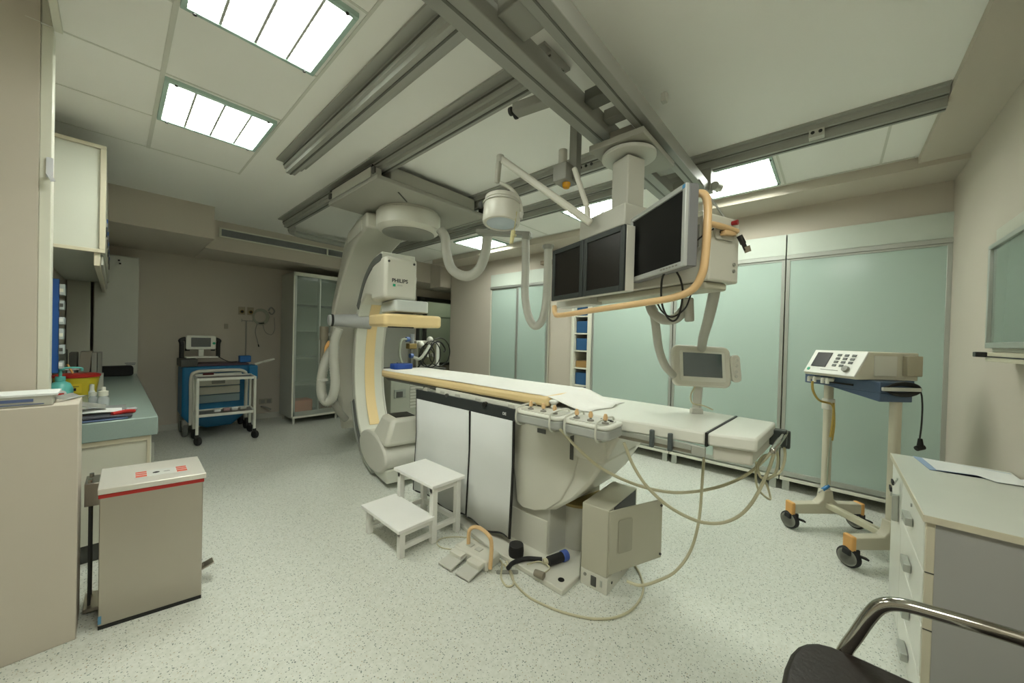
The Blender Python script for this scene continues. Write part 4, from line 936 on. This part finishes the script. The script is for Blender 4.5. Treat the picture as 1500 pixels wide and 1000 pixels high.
for z in (.15, .46): MB().cyl(V((dd.x, dd.y, z)) - dv * .02 + dn * .006, V((dd.x, dd.y, z)) - dv * .02 + dn * .012, .008, n=10).build('screw', BLACK, do)
for b, z in ((.06, .05), (.2, .06)): MB().cyl(EB(-.001, b, z), EB(-.004, b, z), .008, n=10).build('screw', DARKG, t)
MB().obox(EB(ew * .5, -.002, .05), ea * .018, eb * .004, Z * .03).build('socket', DARKG, t, .004)
MB().cyl(EB(ew * .82, -.001, .07), EB(ew * .82, -.005, .07), .01, n=12).build('screw', GREYM, t)
MB().obox(EB(ew * .22, -.002, .055), ea * .006, eb * .002, Z * .018).build('hook', ALU, t)

# ================================================================== RIGHT SIDE
# ventilator style device on a wheeled stand
bx, cx_ = V((.69, -.724, 0)), V((-.724, -.69, 0)); cc0 = V((3.75, -.155, 0))
def DW(a, b, z): return cc0 + bx * a + cx_ * b + Z * z
t = st = thing('device_stand', 'cream wheeled stand with orange bumpers and a slate blue shelf', 'stand', (3.75, -.155, 0))
for b, lab in ((-.25, 'column'), (.25, 'column')):
    MB().rrect(DW(0, b, .16), bx * .026, cx_ * .026, Z * 1.06, .015).build('column', mat('stand cream', 'c9c4b0', .4), t, .004)
    if b < 0: MB().rrect(DW(0, b, .98), bx * .034, cx_ * .034, Z * .09, .015).build('column_collar', CREAM, t, .006)
    fl = [DW(a, b - .033, z) for a, z in ((-.29, .13), (.29, .13), (.29, .21), (.08, .215), (.045, .25), (.034, .32), (-.034, .32), (-.045, .25), (-.08, .215), (-.29, .21))]
    MB().prism(fl, cx_ * .066).build('cross_foot', mat('stand cream', 'c9c4b0', .4), t, .006)
    for a in (-.29, .29):
        if (a, b) == (.29, .25): continue
        s = 1 if a > 0 else -1
        MB().obox(DW(a, b, .168), bx * .016, cx_ * .036, Z * .05).build('bumper', ORANGE, t, .008)
        w0 = DW(a - .01 * s, b + .0, 0)
        cs = MB().obox(w0 + Z * .105, bx * .04, cx_ * .03, Z * .02).build('caster', RUBBER, t, .006)
        ax_ = V((-.86, .5, 0)).normalized()
        MB().lathe([(.0, -.02), (.056, -.02), (.068, -.01), (.068, .01), (.056, .02), (0, .02)], w0 + Z * .069 - bx * .012, ax_, 24).build('wheel', RUBBER, cs)
        for sgn in (-1, 1): MB().lathe([(.047, sgn * .0205), (.056, sgn * .0215), (.056, sgn * .0205)], w0 + Z * .069 - bx * .012, ax_, 24).build('wheel_ring', GREYM, cs)
        MB().bar(w0 + Z * .09 + V((.0, -.03, 0)), w0 + Z * .07 + V((.03, -.085, 0)), .03, .012).build('brake_tab', RUBBER, cs)
MB().bar(DW(0, -.23, .2), DW(0, .23, .2), .05, .045).build('link_bar', mat('link cream', 'c6c2a8', .4), t, .006)
MB().prism([DW(a, b, 1.195) for a, b in ((-.17, -.29), (-.17, .3), (.06, .3), (.1, .2), (.19, .2), (.19, -.29))], Z * .076).prism([DW(-.169, -.1, 1.196), DW(-.169, .299, 1.196), DW(-.169, .299, 1.135)], bx * .228).build('shelf', NAVY, t, .006)
MB().obox(DW(-.172, .02, 1.225), cx_ * .1, bx * .003, Z * .006).build('shelf_slot', BLACK, t)
MB().cyl(DW(-.171, -.03, 1.252), DW(-.176, -.03, 1.252), .01, n=12).build('bolt', ALU, t)
MB().obox(DW(-.05, .325, 1.225), bx * .13, cx_ * .008, Z * .012).build('cord_bracket', GREYEN, t, .003)
t = thing('breathing_device', 'white breathing device with a dark screen and twelve keys on the wheeled stand', 'medical device', (3.75, -.155, 1.27))
pf = [(-.25, 1.285), (-.24, 1.272), (.2, 1.272), (.2, 1.465), (-.15, 1.465)]
MB().prism([DW(a, -.21, z) for a, z in pf], cx_ * .42).build('body', mat('device cream', 'cbc7b4', .4), t, .006)
f0, f1 = V(DW(-.25, 0, 1.285)), V(DW(-.15, 0, 1.465)); fu = (f1 - f0); fh = fu.length; fu.normalize(); fn = fu.cross(cx_); fn = fn if fn.dot(CAM - f0) > 0 else -fn
def FP(a, b, o=.002): return f0 + fu * (fh * b) + cx_ * a + fn * o
fr = MB().obox(FP(0, .5, .004), cx_ * .208, fu * (fh * .49), fn * .005).build('front_panel', mat('front white', 'dfe0d8', .35), t, .004)
MB().obox(FP(-.105, .58, .011), cx_ * .062, fu * (fh * .3), fn * .002).build('screen', SCREEN2, fr)
for i in range(3):
    for j in range(4):
        if (i, j) == (2, 3): continue
        MB().obox(FP(.02 + .055 * i, .8 - .14 * j, .011), cx_ * .015, fu * .009, fn * .003).build('key', mat('key grey', '5d605c', .5), fr, .001)
MB().lathe([(.024, 0), (.022, .018), (0, .02)], FP(.125, .26, .009), fn, 20).build('dial', GREYM, fr)
MB().lathe([(.013, 0), (.012, .004), (0, .005)], FP(-.175, .16, .009), fn, 16).build('green_button', GREENL, fr)
MB().obox(FP(.0, .18, .0105), cx_ * .07, fu * .002, fn * .001).build('print_line', GREYM, fr)
MB().obox(DW(-.04, .213, 1.37), bx * .08, cx_ * .004, Z * .07).build('side_panel', CREAM, t, .003)
MB().obox(DW(.14, .225, 1.375), bx * .055, cx_ * .018, Z * .07).build('side_cap', mat('side cap', 'aaa48d', .45), t, .006)
for k, b in enumerate((-.18, -.13, -.06, -.02)):
    MB().cyl(DW(-.19, b, 1.245), DW(-.235, b, 1.245), .013, n=12).cyl(DW(-.232, b, 1.25), DW(-.232, b, 1.215), .012, n=12).build('gas_port', TABLEW, t)
mb = MB()
for k in range(5): mb.tube([DW(-.04 + .115 * cos(q * pi / 6) + .004 * k, .308 + .003 * k, 1.225 + (.026 + .005 * k) * sin(q * pi / 6)) for q in range(12)], .005, 6, 2, closed=True)
mb.build('coiled_cord', BLACK, st)
t = thing('hanging_plug', 'black power plug hanging on its cord beside the stand column', 'plug', tuple(od(1348, 655, 2.62)))
MB().tube([od(1330, 568, 2.58), od(1347, 572, 2.6), od(1351, 590, 2.62), od(1350, 620, 2.62), od(1347, 645, 2.62)], .005, 6, 6).build('plug_lead', BLACK, t)
MB().cyl(od(1348, 642, 2.62), od(1348, 655, 2.62), .012, .02, 12).cyl(od(1352, 654, 2.62), od(1342, 657, 2.62), .022, .018, 14).build('plug_body', BLACK, t, .003)
t = thing('yellow_tube', 'yellow breathing tube looped below the device ports', 'tube', tuple(od(1220, 640, 2.85)))
MB().tube([od(1190, 558, 2.75), od(1191, 572, 2.75), od(1200, 586, 2.76), od(1218, 592, 2.78), od(1221, 605, 2.8), od(1218, 630, 2.8), od(1216, 640, 2.8)], .008, 8, 8).build('hose', mat('ochre tube', 'b49a4d', .4), t)
MB().tube([od(1221, 590, 2.78), od(1222, 620, 2.8), od(1219, 645, 2.8)], .007, 8, 6).build('hose', mat('ochre tube', 'b49a4d', .4), t)
MB().tube([od(1217, 640, 2.8), od(1213, 680, 2.82), od(1211, 712, 2.84)], .005, 8, 4).build('clear_line', mat('grey line', '9aa08e', .3), t)
MB().cyl(od(1214, 711, 2.84), od(1205, 717, 2.84), .014, n=12).build('blue_tap', mat('tap blue', '2f74ad', .4), t)
MB().cyl(od(1205, 717, 2.84), od(1199, 721, 2.84), .008, n=10).build('tap_end', GREYEN, t)

# drawer desk
t = thing('drawer_cabinet', 'white drawer cabinet with a pale grey top by the right wall', 'drawer cabinet', (2.62, -.5, 0))
MB().box(2.115, 3.13, -.705, -.3, .03, .835).build('body', mat('drawer white', 'e9e9e0', .35), t, .003)
MB().box(2.1, 2.115, -.705, -.308, .03, .835).build('end_panel', DESKEND, t)
mb = MB().box(2.098, 2.116, -.308, -.284, .03, .835); mb.build('end_post', WEDGE, t, .002)
for z in (.42, .64, .2): MB().box(2.096, 2.1, -.308, -.284, z - .002, z + .002).build('seam', DARKG, t)
MB().box(2.085, 3.16, -.712, -.276, .836, .862).build('top_board', DESKTOP, t, .004)
MB().box(2.083, 3.16, -.2765, -.274, .836, .862).box(2.083, 2.086, -.712, -.276, .836, .862).build('edge_band', WEDGE, t)
for z0, z1 in ((.63, .825), (.42, .62), (.21, .41), (.04, .2)):
    d = MB().box(2.13, 2.72, -.3, -.284, z0, z1).build('drawer', mat('drawer white', 'e9e9e0', .35), t, .003)
    MB().obox((2.42, -.27, (z0 + z1) / 2), X * .055, Y * .012, Z * .018).build('handle', ALU, d, .003)
d = MB().box(2.73, 3.12, -.3, -.284, .04, .825).build('door', mat('drawer white', 'e9e9e0', .35), t, .003)
MB().obox((2.82, -.27, .64), X * .012, Y * .012, Z * .07).build('handle', ALU, d, .003)
MB().cyl((2.42, -.284, .79), (2.42, -.279, .79), .008, n=12).build('lock', ALU, t)
t = thing('hanging_key', 'black key fob hanging from the upper lock on the white cabinet', 'key', tuple(oy(1310, 706, -.26)))
q = oy(1309, 706, -.26)
MB().rrect(q, X * .03, Z * .011, Y * .008, .006).build('fob', BLACK, t, .002); MB().bar(q + X * -.03, V((2.9, -.283, q.z)), .006, .004).build('key_blade', ALU, t)
t = thing('hanging_key', 'black headed key dangling just below the first fob on the cabinet', 'key', tuple(oy(1306, 715, -.25)))
q = oy(1306, 715, -.25)
MB().rrect(q, X * .03, Z * .012, Y * .008, .006).build('fob', BLACK, t, .002); MB().cyl(q + Z * -.012, q + Z * -.04, .004, n=8).build('key_blade', ALU, t)
t = thing('document_sleeve', 'blue edged clear sleeve with printed papers on the drawer cabinet top', 'papers', (2.75, -.62, .863))
pq = [oz(*a, .8625) for a in ((1337, 668), (1362, 688), (1420, 696), (1500, 706))]
MB().prism([pq[0], pq[1], pq[2], pq[3], V((2.9, -.7, .8625)), V((3.1, -.7, .8625))], Z * .002).build('sleeve', mat('sleeve blue', '8aa2c4', .3), t)
pr = [oz(*a, .8655) for a in ((1350, 670), (1372, 688), (1430, 696), (1500, 703))]
MB().prism([pr[0], pr[1], pr[2], V((2.86, -.62, .8655)), V((2.9, -.7, .8655)), V((3.08, -.7, .8655))], Z * .001).build('paper', PAPER, t)
MB().prism([pr[2] + V((-.01, -.005, .0012)), pr[3] + Z * .0012, V((2.62, -.7, .867)), V((2.86, -.7, .867)), V((2.84, -.6, .867))], Z * .001).build('paper', PAPER, t)

# glass fronted cabinet on the right wall
t = thing('glass_wall_cabinet', 'glass fronted wall cabinet high on the right wall', 'cabinet', (2.8, -.65, 1.45))
gx0, gx1 = 2.3, 3.18
MB().box(gx0, gx1, -.715, -.64, 1.49, 2.15).build('carcass', mat('cabinet white dull', 'c3c3b4', .4), t, .003)
mb = MB().box(gx0, gx1, -.64, -.615, 2.04, 2.065).box(gx0, gx1, -.64, -.615, 1.51, 1.54).box(gx1 - .03, gx1, -.64, -.615, 1.54, 2.04)
dr = mb.build('door', ALU, t, .003)
MB().box(gx0, gx1 - .03, -.635, -.628, 1.54, 2.04).build('pane', GLASSW, dr)
MB().box(gx0, gx1 + .01, -.7, -.62, 1.44, 1.488).build('bottom_board', WEDGE, t, .003)
MB().box(gx0, gx1, -.622, -.617, 1.462, 1.468).build('bottom_seam', BLACK, t)
MB().obox((gx1 + .0, -.6, 1.475), X * .03, Y * .02, Z * .014).build('corner_latch', BLACK, t, .004)

# chair in the right foreground
t = thing('chair', 'dark brown leather chair with a chrome tube arm in the right foreground', 'chair', (1.45, -.12, 0))
cs = [(1.2, -.36), (1.69, -.36), (1.7, -.2), (1.702, -.08), (1.695, -.02), (1.68, .015), (1.65, .045), (1.61, .067), (1.56, .082), (1.48, .092), (1.34, .095), (1.24, .08), (1.2, .03)]
MB().prism([(x, y, .41) for x, y in cs], Z * .04).build('seat', BROWN, t, .014)
MB().prism([(1.22, -.36, .38), (1.66, -.36, .38), (1.66, .02, .38), (1.22, .02, .38)], Z * .03).build('seat_shell', BLACK, t, .006)
def armt(x):
    return [V((x, .0, .04)), V((x, -.02, .25)), V((x, -.05, .42)), V((x, -.085, .52)), ] + [V((x, -.115, .6)), V((x, -.142, .648)), V((x, -.185, .672)), V((x, -.26, .683)), V((x, -.42, .695)), V((x, -.6, .69)), V((x, -.68, .66))]
for x in (1.705, 1.17):
    MB().tube(armt(x), .02, 14, 6).build('arm_tube', CHROME, t)
    MB().tube([V((x, .0, .05)), V((x, .0, .015)), V((x, -.1, .0125)), V((x, -.55, .0125))], .0125, 12, 5).build('floor_runner', CHROME, t)
MB().bar((1.17, -.18, .4), (1.705, -.18, .4), .03, .02).build('seat_bar', CHROME, t)
MB().prism([(1.2, -.38, .45), (1.68, -.38, .45), (1.68, -.5, .85), (1.2, -.5, .85)], Y * -.04).build('backrest', BROWN, t, .015)
MB().bar((1.17, -.5, .692), (1.705, -.5, .692), .02, .02).build('back_bar', CHROME, t)

# ================================================================== BACK OF THE ROOM
# glass cabinet at the back with a rust coloured box
t = thing('display_cabinet', 'tall grey framed cabinet with clear sliding glass doors at the back wall', 'cabinet', (2.5, 6.8, 0))
x0, x1, y0, y1, z0, z1 = 1.93, 3.3, 6.48, 7.1, .1, 2.48
mb = MB().box(x0, x0 + .025, y0, y1, z0, z1).box(x1 - .025, x1, y0, y1, z0, z1).box(x0, x1, y0, y1, z0, z0 + .03).box(x0, x1, y0, y1, z1 - .03, z1).box(x0, x1, y1 - .02, y1, z0, z1)
mb.build('carcass', mat('cabinet side grey', 'b0b2a9', .45), t, .002)
mb = MB().box(x0, x0 + .02, y0 - .006, y0, z0, z1).box(x0, x1, y0 - .006, y0, z0, z0 + .03).box(x0, x1, y0 - .006, y0, z1 - .06, z1)
mb.build('front_edge', WHITE, t, .002)
for k in range(4): MB().box(x0 + .03, x1 - .03, y0 + .06, y1 - .03, .62 + k * .45, .635 + k * .45).build('shelf', GREYEN, t)
for k, (a, b) in enumerate(((x0 + .03, x0 + .42), (x0 + .38, x0 + .88), (x0 + .85, x1 - .03))):
    yy = y0 + .012 + .018 * (k % 2)
    mb = MB().box(a, a + .025, yy, yy + .014, z0 + .03, z1 - .06).box(b - .02, b, yy, yy + .014, z0 + .03, z1 - .06).box(a, b, yy, yy + .014, z0 + .03, z0 + .1)
    dr = mb.build('door', ALU, t, .002)
    MB().box(a + .025, b - .02, yy + .004, yy + .009, z0 + .1, z1 - .06).build('pane', GLASSC, dr)
for xx in (x0 + .03, x0 + .7, x1 - .06):
    for yy in (y0 + .03, y1 - .06): MB().box(xx, xx + .03, yy, yy + .03, 0, z0).build('foot', GREYEN, t)
tag(MB().box(1.99, 2.27, 6.54, 6.8, .131, .38).build('rust_box', BROWNBOX, None, .02), 'rust coloured package at the bottom of the back cabinet, left', 'package')
tag(MB().box(2.4, 2.62, 6.54, 6.8, .131, .32).build('dull_box', mat('dull rust', '7d5546', .7), None, .02), 'dull brown package right of the rust one in the back cabinet', 'package')

# blue cart with monitor
t = thing('blue_cart', 'bulky blue medical cart with a white front tube and a dark top deck', 'cart', (1.0, 7.0, 0))
MB().prism([(.64, 6.66, .3), (.7, 6.66, .2), (.9, 6.66, .1), (1.2, 6.66, .1), (1.42, 6.66, .3), (1.42, 6.66, .98), (.64, 6.66, .98)], Y * .5).build('shell', BLUE, t, .03)
MB().box(1.38, 1.5, 6.6, 6.9, .76, .98).build('side_pocket', BLUE, t, .02)
MB().box(.66, 1.4, 6.68, 7.14, .98, 1.015).build('top_deck', mat('plum deck', '4c3a48', .5), t, .008)
MB().box(.62, .8, 6.66, 7.1, .98, 1.09).build('dark_step', DARKG, t, .01)
MB().tube([(.73, 6.6, .18), (.73, 6.6, .5), (.73, 6.6, .84), (.78, 6.6, .91), (.9, 6.6, .92), (1.2, 6.6, .92), (1.31, 6.6, .9), (1.35, 6.6, .82), (1.35, 6.6, .5), (1.35, 6.6, .2)], .024, 12, 6).build('front_tube', CREAM, t)
for k, (z0, z1, m) in enumerate(((.7, .83, CREAM), (.58, .69, CREAM), (.46, .57, mat('grey blue drawer', '8fa3a8', .5)))):
    d = MB().box(.8, 1.28, 6.62, 6.66, z0, z1).build('drawer', m, t, .008)
    if k == 0: MB().box(.95, 1.1, 6.61, 6.62, z0 + .03, z0 + .08).build('handle', GREYM, d, .01)
MB().box(.76, 1.3, 6.62, 6.66, .84, .88).build('shelf_lip', TABLEW, t, .006)
MB().box(.85, .97, 6.6, 6.63, .85, .89).build('red_black_clip', mat('dark red', '5a1d1e', .5), t, .005)
for x in (.68, 1.38):
    for y in (6.72, 7.08):
        cs = MB().box(x - .03, x + .03, y - .04, y + .04, .13, .24).build('caster', GREYM, t, .01)
        MB().lathe([(.0, -.025), (.08, -.025), (.09, -.015), (.09, .015), (.08, .025), (0, .025)], (x, y, .091), X, 20).build('wheel', RUBBER if x > 1 else mat('grey wheel', '6e706c', .5), cs)
t = thing('vital_monitor', 'white patient monitor with a grey screen on top of the blue cart', 'patient monitor', (.85, 6.8, 1.09))
mb = MB().rrect((.845, 6.74, 1.32), X * .165, Z * .1, Y * .08, .025); mb.build('casing', TABLEW, t, .01)
MB().box(.735, .95, 6.732, 6.74, 1.26, 1.39).build('screen', mat('screen grey', '5d6160', .3), t, .004)
MB().cyl((.985, 6.735, 1.31), (.985, 6.728, 1.31), .018, n=14).build('green_button', GREENL, t)
MB().box(.815, .875, 6.75, 6.79, 1.12, 1.24).build('neck', TABLEW, t, .006)
MB().box(.68, 1.03, 6.68, 6.85, 1.1, 1.12).build('base_tray', TABLEW, t, .006)
for x, s in ((.64, -1), (1.04, 1)):
    MB().tube([(x, 6.78, 1.1), (x, 6.78, 1.3), (x + .01 * s, 6.78, 1.35), (x - .05 * s, 6.78, 1.36), (x - .06 * s, 6.78, 1.2)], .027, 10, 5).build('side_grip', BLACK, t)
MB().tube([(1.02, 6.75, 1.13), (1.1, 6.74, 1.07), (1.18, 6.75, 1.03), (1.27, 6.8, 1.025)], .006, 6, 6).build('monitor_lead', BLACK, t)
tag(MB().rrect((1.37, 6.75, 1.07), X * .07, Z * .05, Y * .12, .012).build('blue_box', mat('box blue', '1d63a8', .5), None, .006), 'small blue box on the right corner of the blue cart', 'box')
t = thing('cream_handle', 'small cream handle sticking out right of the blue cart', 'arm', (1.5, 6.75, .98))  # cream handle piece, carries no lamp
MB().bar((1.48, 6.75, .985), (1.6, 6.75, 1.02), .05, .03).bar((1.6, 6.75, 1.02), (1.75, 6.74, 1.06), .08, .03).build('arm_piece', CREAM, t, .01)
# white trolley in front
t = thing('white_trolley', 'white tube trolley with two dark shelves in front of the blue cart', 'trolley', (1.03, 6.3, 0))
px_ = [(.735, 6.1), (1.335, 6.02), (1.37, 6.45), (.75, 6.5)]
for x, y in px_:
    MB().cyl((x, y, .12), (x, y, .87), .017, n=12).build('post', TABLEW, t)
    cs = MB().box(x - .02, x + .02, y - .02, y + .02, .1, .14).build('caster', BLACK, t, .004)
    MB().lathe([(.0, -.02), (.05, -.02), (.055, -.012), (.055, .012), (.05, .02), (0, .02)], (x + .01, y, .056), V((.9, .4, 0)), 20).build('wheel', RUBBER, cs)
for z, nm in ((.845, 'upper_shelf'), (.37, 'lower_shelf')):
    sh = MB().prism([(x, y, z) for x, y in px_], Z * .012).build(nm, mat('dark steel shelf', '6d6a61', .3, .4), t)
    mb = MB()
    for k in range(4):
        a, b = px_[k], px_[(k + 1) % 4]; mb.bar((a[0], a[1], z + .01), (b[0], b[1], z + .01), .02, .035)
    mb.build('shelf_rim', TABLEW, sh, .004)
for k, (x, m, lb) in enumerate(((.93, PAPER, 'small white packet leftmost on the lower trolley shelf'), (1.03, mat('pinkish', 'b99a9a', .6), 'pale pink packet on the lower trolley shelf'), (1.12, PAPER, 'white packet third along the lower trolley shelf'), (1.22, GREYEN, 'grey packet right end of the lower trolley shelf'))):
    tag(MB().box(x, x + .07, 6.25, 6.32, .384, .42).build('small_packet', m, None, .006), lb, 'packet')
# gas outlets, instruments and sockets on the back wall
for k, (x, lb) in enumerate(((1.415, 'left round gas outlet on the back wall'), (1.535, 'right round gas outlet on the back wall, beside the coiled tubing'))):
    t = thing('gas_outlet', lb, 'outlet', (x, 7.29, 1.82), 'gas outlets on the back wall')
    MB().box(x - .045, x + .045, 7.285, 7.3, 1.77, 1.9).build('outlet_plate', mat('outlet cream', 'a79c86', .5), t, .004)
    MB().cyl((x, 7.285, 1.82), (x, 7.265, 1.82), .03, n=16).build('outlet_ring', mat('brass', '8c7340', .35, .7), t)
    MB().cyl((x, 7.265, 1.82), (x, 7.262, 1.82), .02, n=16).build('outlet_hole', BLACK, t)
t = thing('coiled_tubing', 'coil of clear tubing and a mask hanging on the back wall', 'tubing', (1.68, 7.27, 1.7))
mb = MB()
for k in range(4): mb.tube([(1.67 + (.09 + .008 * k) * cos(q * pi / 6), 7.27 - .012 * k, 1.75 + (.1 + .01 * k) * sin(q * pi / 6)) for q in range(12)], .008, 6, 3, closed=True)
mb.build('tube_coil', mat('milky tubing', 'a3a594', .3), t)
MB().tube([(1.63, 7.26, 1.65), (1.6, 7.26, 1.5), (1.63, 7.26, 1.35), (1.645, 7.26, 1.28)], .006, 6, 6).build('hanging_tube', GREYM, t)
MB().tube([(1.7, 7.26, 1.65), (1.74, 7.26, 1.5), (1.83, 7.26, 1.45), (1.88, 7.26, 1.55), (1.87, 7.26, 1.75)], .005, 6, 6).build('hanging_tube', GREYM, t)
MB().tube([(1.78, 7.26, 1.86), (1.82, 7.25, 1.92), (1.87, 7.25, 1.86), (1.83, 7.25, 1.8), (1.79, 7.26, 1.84)], .012, 8, 5).build('grey_cuff', GREYM, t)
MB().cyl((1.64, 7.25, 1.63), (1.72, 7.24, 1.64), .015, n=10).build('dark_clip', BLACK, t)
MB().cyl((1.645, 7.26, 1.28), (1.655, 7.26, 1.24), .009, n=8).build('dark_end', BLACK, t)
t = thing('drip_stand', 'thin metal drip pole standing behind the blue cart', 'pole', (1.46, 7.22, 0))
MB().cyl((1.46, 7.2, .02), (1.46, 7.2, 1.67), .01, n=10).build('pole', GREYM, t)
MB().bar((1.4, 7.2, 1.67), (1.55, 7.2, 1.67), .012, .012).bar((1.4, 7.2, 1.65), (1.4, 7.2, 1.7), .008, .008, (1, 0, 0)).bar((1.55, 7.2, 1.65), (1.55, 7.2, 1.7), .008, .008, (1, 0, 0)).build('hook_bar', GREYM, t)
MB().lathe([(.0, 0), (.07, 0), (.06, .015), (.01, .03), (0, .03)], (1.46, 7.2, 0), n=16).build('base', GREYM, t)
tag(MB().box(1.19, 1.24, 7.288, 7.3, 1.53, 1.61).build('light_switch', mat('switch grey', 'a49c8a', .5), None, .003), 'small light switch on the back wall above the cart', 'switch')
t = thing('wall_socket', 'double wall socket low on the back wall right of the carts', 'socket', (1.77, 7.29, .3))
MB().box(1.68, 1.87, 7.285, 7.3, .25, .34).build('socket_plate', mat('socket cream', 'aba592', .5), t, .003)
for x in (1.73, 1.82): MB().box(x - .03, x + .03, 7.281, 7.286, .265, .325).build('socket_face', GREYM, t, .004)
t = thing('floor_plug', 'grey plug and lead by the double socket', 'plug', (1.75, 7.2, .2))
MB().tube([(1.7, 7.26, .22), (1.75, 7.2, .21), (1.82, 7.15, .17)], .012, 8, 5).build('lead', GREYM, t)

# anaesthesia machine behind the table
t = thing('anaesthesia_machine', 'grey anaesthesia machine with gas fittings and black cable loops behind the table', 'medical machine', (3.1, 4.7, 0))
MB().box(2.55, 3.45, 4.5, 5.0, .08, .98).build('cabinet_body', mat('machine grey', 'a2a598', .5), t, .01)
MB().box(2.6, 2.78, 4.49, 4.5, .62, .74).build('gauge_panel', mat('machine panel', '8e948c', .5), t, .004)
MB().box(2.63, 2.73, 4.485, 4.49, .63, .71).build('gauge_screen', DARKG, t, .003)
for k in range(9): MB().box(2.85, 3.3, 4.492, 4.5, .46 + .045 * k, .485 + .045 * k).build('vent_slat', GREYEN, t)
MB().box(2.53, 3.47, 4.48, 5.0, .98, 1.01).build('top_edge', DARKG, t, .003)
for x in (2.62, 3.38):
    for y in (4.56, 4.94): MB().lathe([(0, -.02), (.04, -.02), (.04, .02), (0, .02)], (x, y, .041), X, 16).build('wheel', RUBBER, t)
MB().box(3.08, 3.5, 4.72, 4.95, 1.01, 1.42).build('upper_frame', CREAM, t, .008)
MB().box(3.12, 3.43, 4.715, 4.72, 1.05, 1.38).build('recess', mat('olive recess', '6a6a50', .6), t)
MB().box(3.44, 3.5, 4.7, 4.72, 1.01, 1.42).build('frame_post', TABLEW, t, .004)
for k in range(3): MB().cyl((3.16 + .1 * k, 4.71, 1.2), (3.16 + .1 * k, 4.66, 1.2), .03, n=14).build('control_knob', [DARKG, CREAM, GREYM][k], t)
MB().box(2.9, 3.03, 4.62, 4.72, 1.3, 1.38).build('amber_canister', mat('amber canister', 'a38d55', .4), t, .01)
MB().cyl((2.97, 4.67, 1.38), (2.97, 4.67, 1.52), .035, n=16).build('valve_dome', CLEAR, t)
MB().cyl((2.97, 4.67, 1.01), (2.97, 4.67, 1.3), .025, n=14).build('valve_post', GREYM, t)
MB().cyl((2.85, 4.63, 1.44), (2.9, 4.63, 1.44), .035, n=16).build('blue_valve', mat('valve blue', '5a78b9', .4), t)
MB().cyl((2.9, 4.6, 1.2), (2.95, 4.6, 1.2), .035, n=16).build('blue_valve', mat('valve blue', '5a78b9', .4), t)
MB().tube([(2.86, 4.62, 1.44), (2.76, 4.6, 1.43), (2.72, 4.58, 1.35), (2.72, 4.58, 1.2), (2.78, 4.58, 1.06)], .018, 10, 8, ribs=.05).build('breathing_hose', mat('milky hose', 'aab0a2', .4), t)
MB().tube([(2.93, 4.55, 1.18), (3.0, 4.5, 1.16), (3.1, 4.5, 1.26), (3.18, 4.52, 1.36)], .022, 10, 8, ribs=.05).build('breathing_hose', mat('white hose', 'c9cdc3', .4), t)
for k, (cx2, cz, r) in enumerate(((3.2, 1.2, .17), (3.26, 1.22, .2), (3.4, 1.25, .22), (3.15, 1.18, .14))):
    MB().tube([(cx2 + r * cos(q * pi / 6) * (.8 + .05 * k), 4.6 - .02 * k, cz + r * sin(q * pi / 6)) for q in range(12)], .008, 6, 3, closed=True).build('cable_loop', BLACK, t)
MB().tube([(3.0, 4.55, 1.02), (3.1, 4.54, 1.15), (3.22, 4.55, 1.3), (3.3, 4.56, 1.4), (3.42, 4.56, 1.4), (3.52, 4.58, 1.3), (3.5, 4.58, 1.25)], .012, 8, 6).build('thick_cable', RUBBER, t)
MB().ball((3.12, 4.66, 1.36), .055).ball((3.3, 4.68, 1.44), .05).build('white_knob', TABLEW, t)
MB().lathe([(.0, 0), (.018, 0), (.018, .03), (.006, .035), (.006, .07), (.012, .075), (.012, .095), (0, .1)], (2.7, 4.6, 1.01), n=12).build('small_tap', BLACK, t)
tag(MB().tube([od(623, 552, 3.9), od(620, 580, 3.75), od(617, 612, 3.6)], .008, 8, 4).tube([od(634, 552, 3.9), od(626, 580, 3.75), od(618, 612, 3.6)], .008, 8, 4).build('black_leads', RUBBER, None),
    'pair of black leads running down into the tube housing', 'leads')

# ------------------------------------------------------------------ world, light, colour management
w = bpy.data.worlds.new('room'); bpy.context.scene.world = w; w.use_nodes = True
w.node_tree.nodes['Background'].inputs[0].default_value = (.6, .62, .56, 1); w.node_tree.nodes['Background'].inputs[1].default_value = .05
def area(name, loc, sx, sy, power):
    l = bpy.data.lights.new(name, 'AREA'); l.shape = 'RECTANGLE'; l.size, l.size_y, l.energy = sx, sy, power; l.color = (.97, 1., .9)
    o = bpy.data.objects.new(name, l); C.objects.link(o); o.location = loc; return o
# unseen ceiling lamp assumed behind the camera, added to light the foreground
area('row_light', (.3, -.15, 2.97), .6, .5, 12)
area('side_room_fill', (5.2, 7.9, 2.9), .6, .6, 30)  # added unseen lamp that brightens the room behind the window pane
sc = bpy.context.scene
sc.view_settings.view_transform = 'Standard'; sc.view_settings.look = 'None'; sc.view_settings.gamma = 1; sc.view_settings.use_curve_mapping = False
sc.view_settings.exposure = 1.3
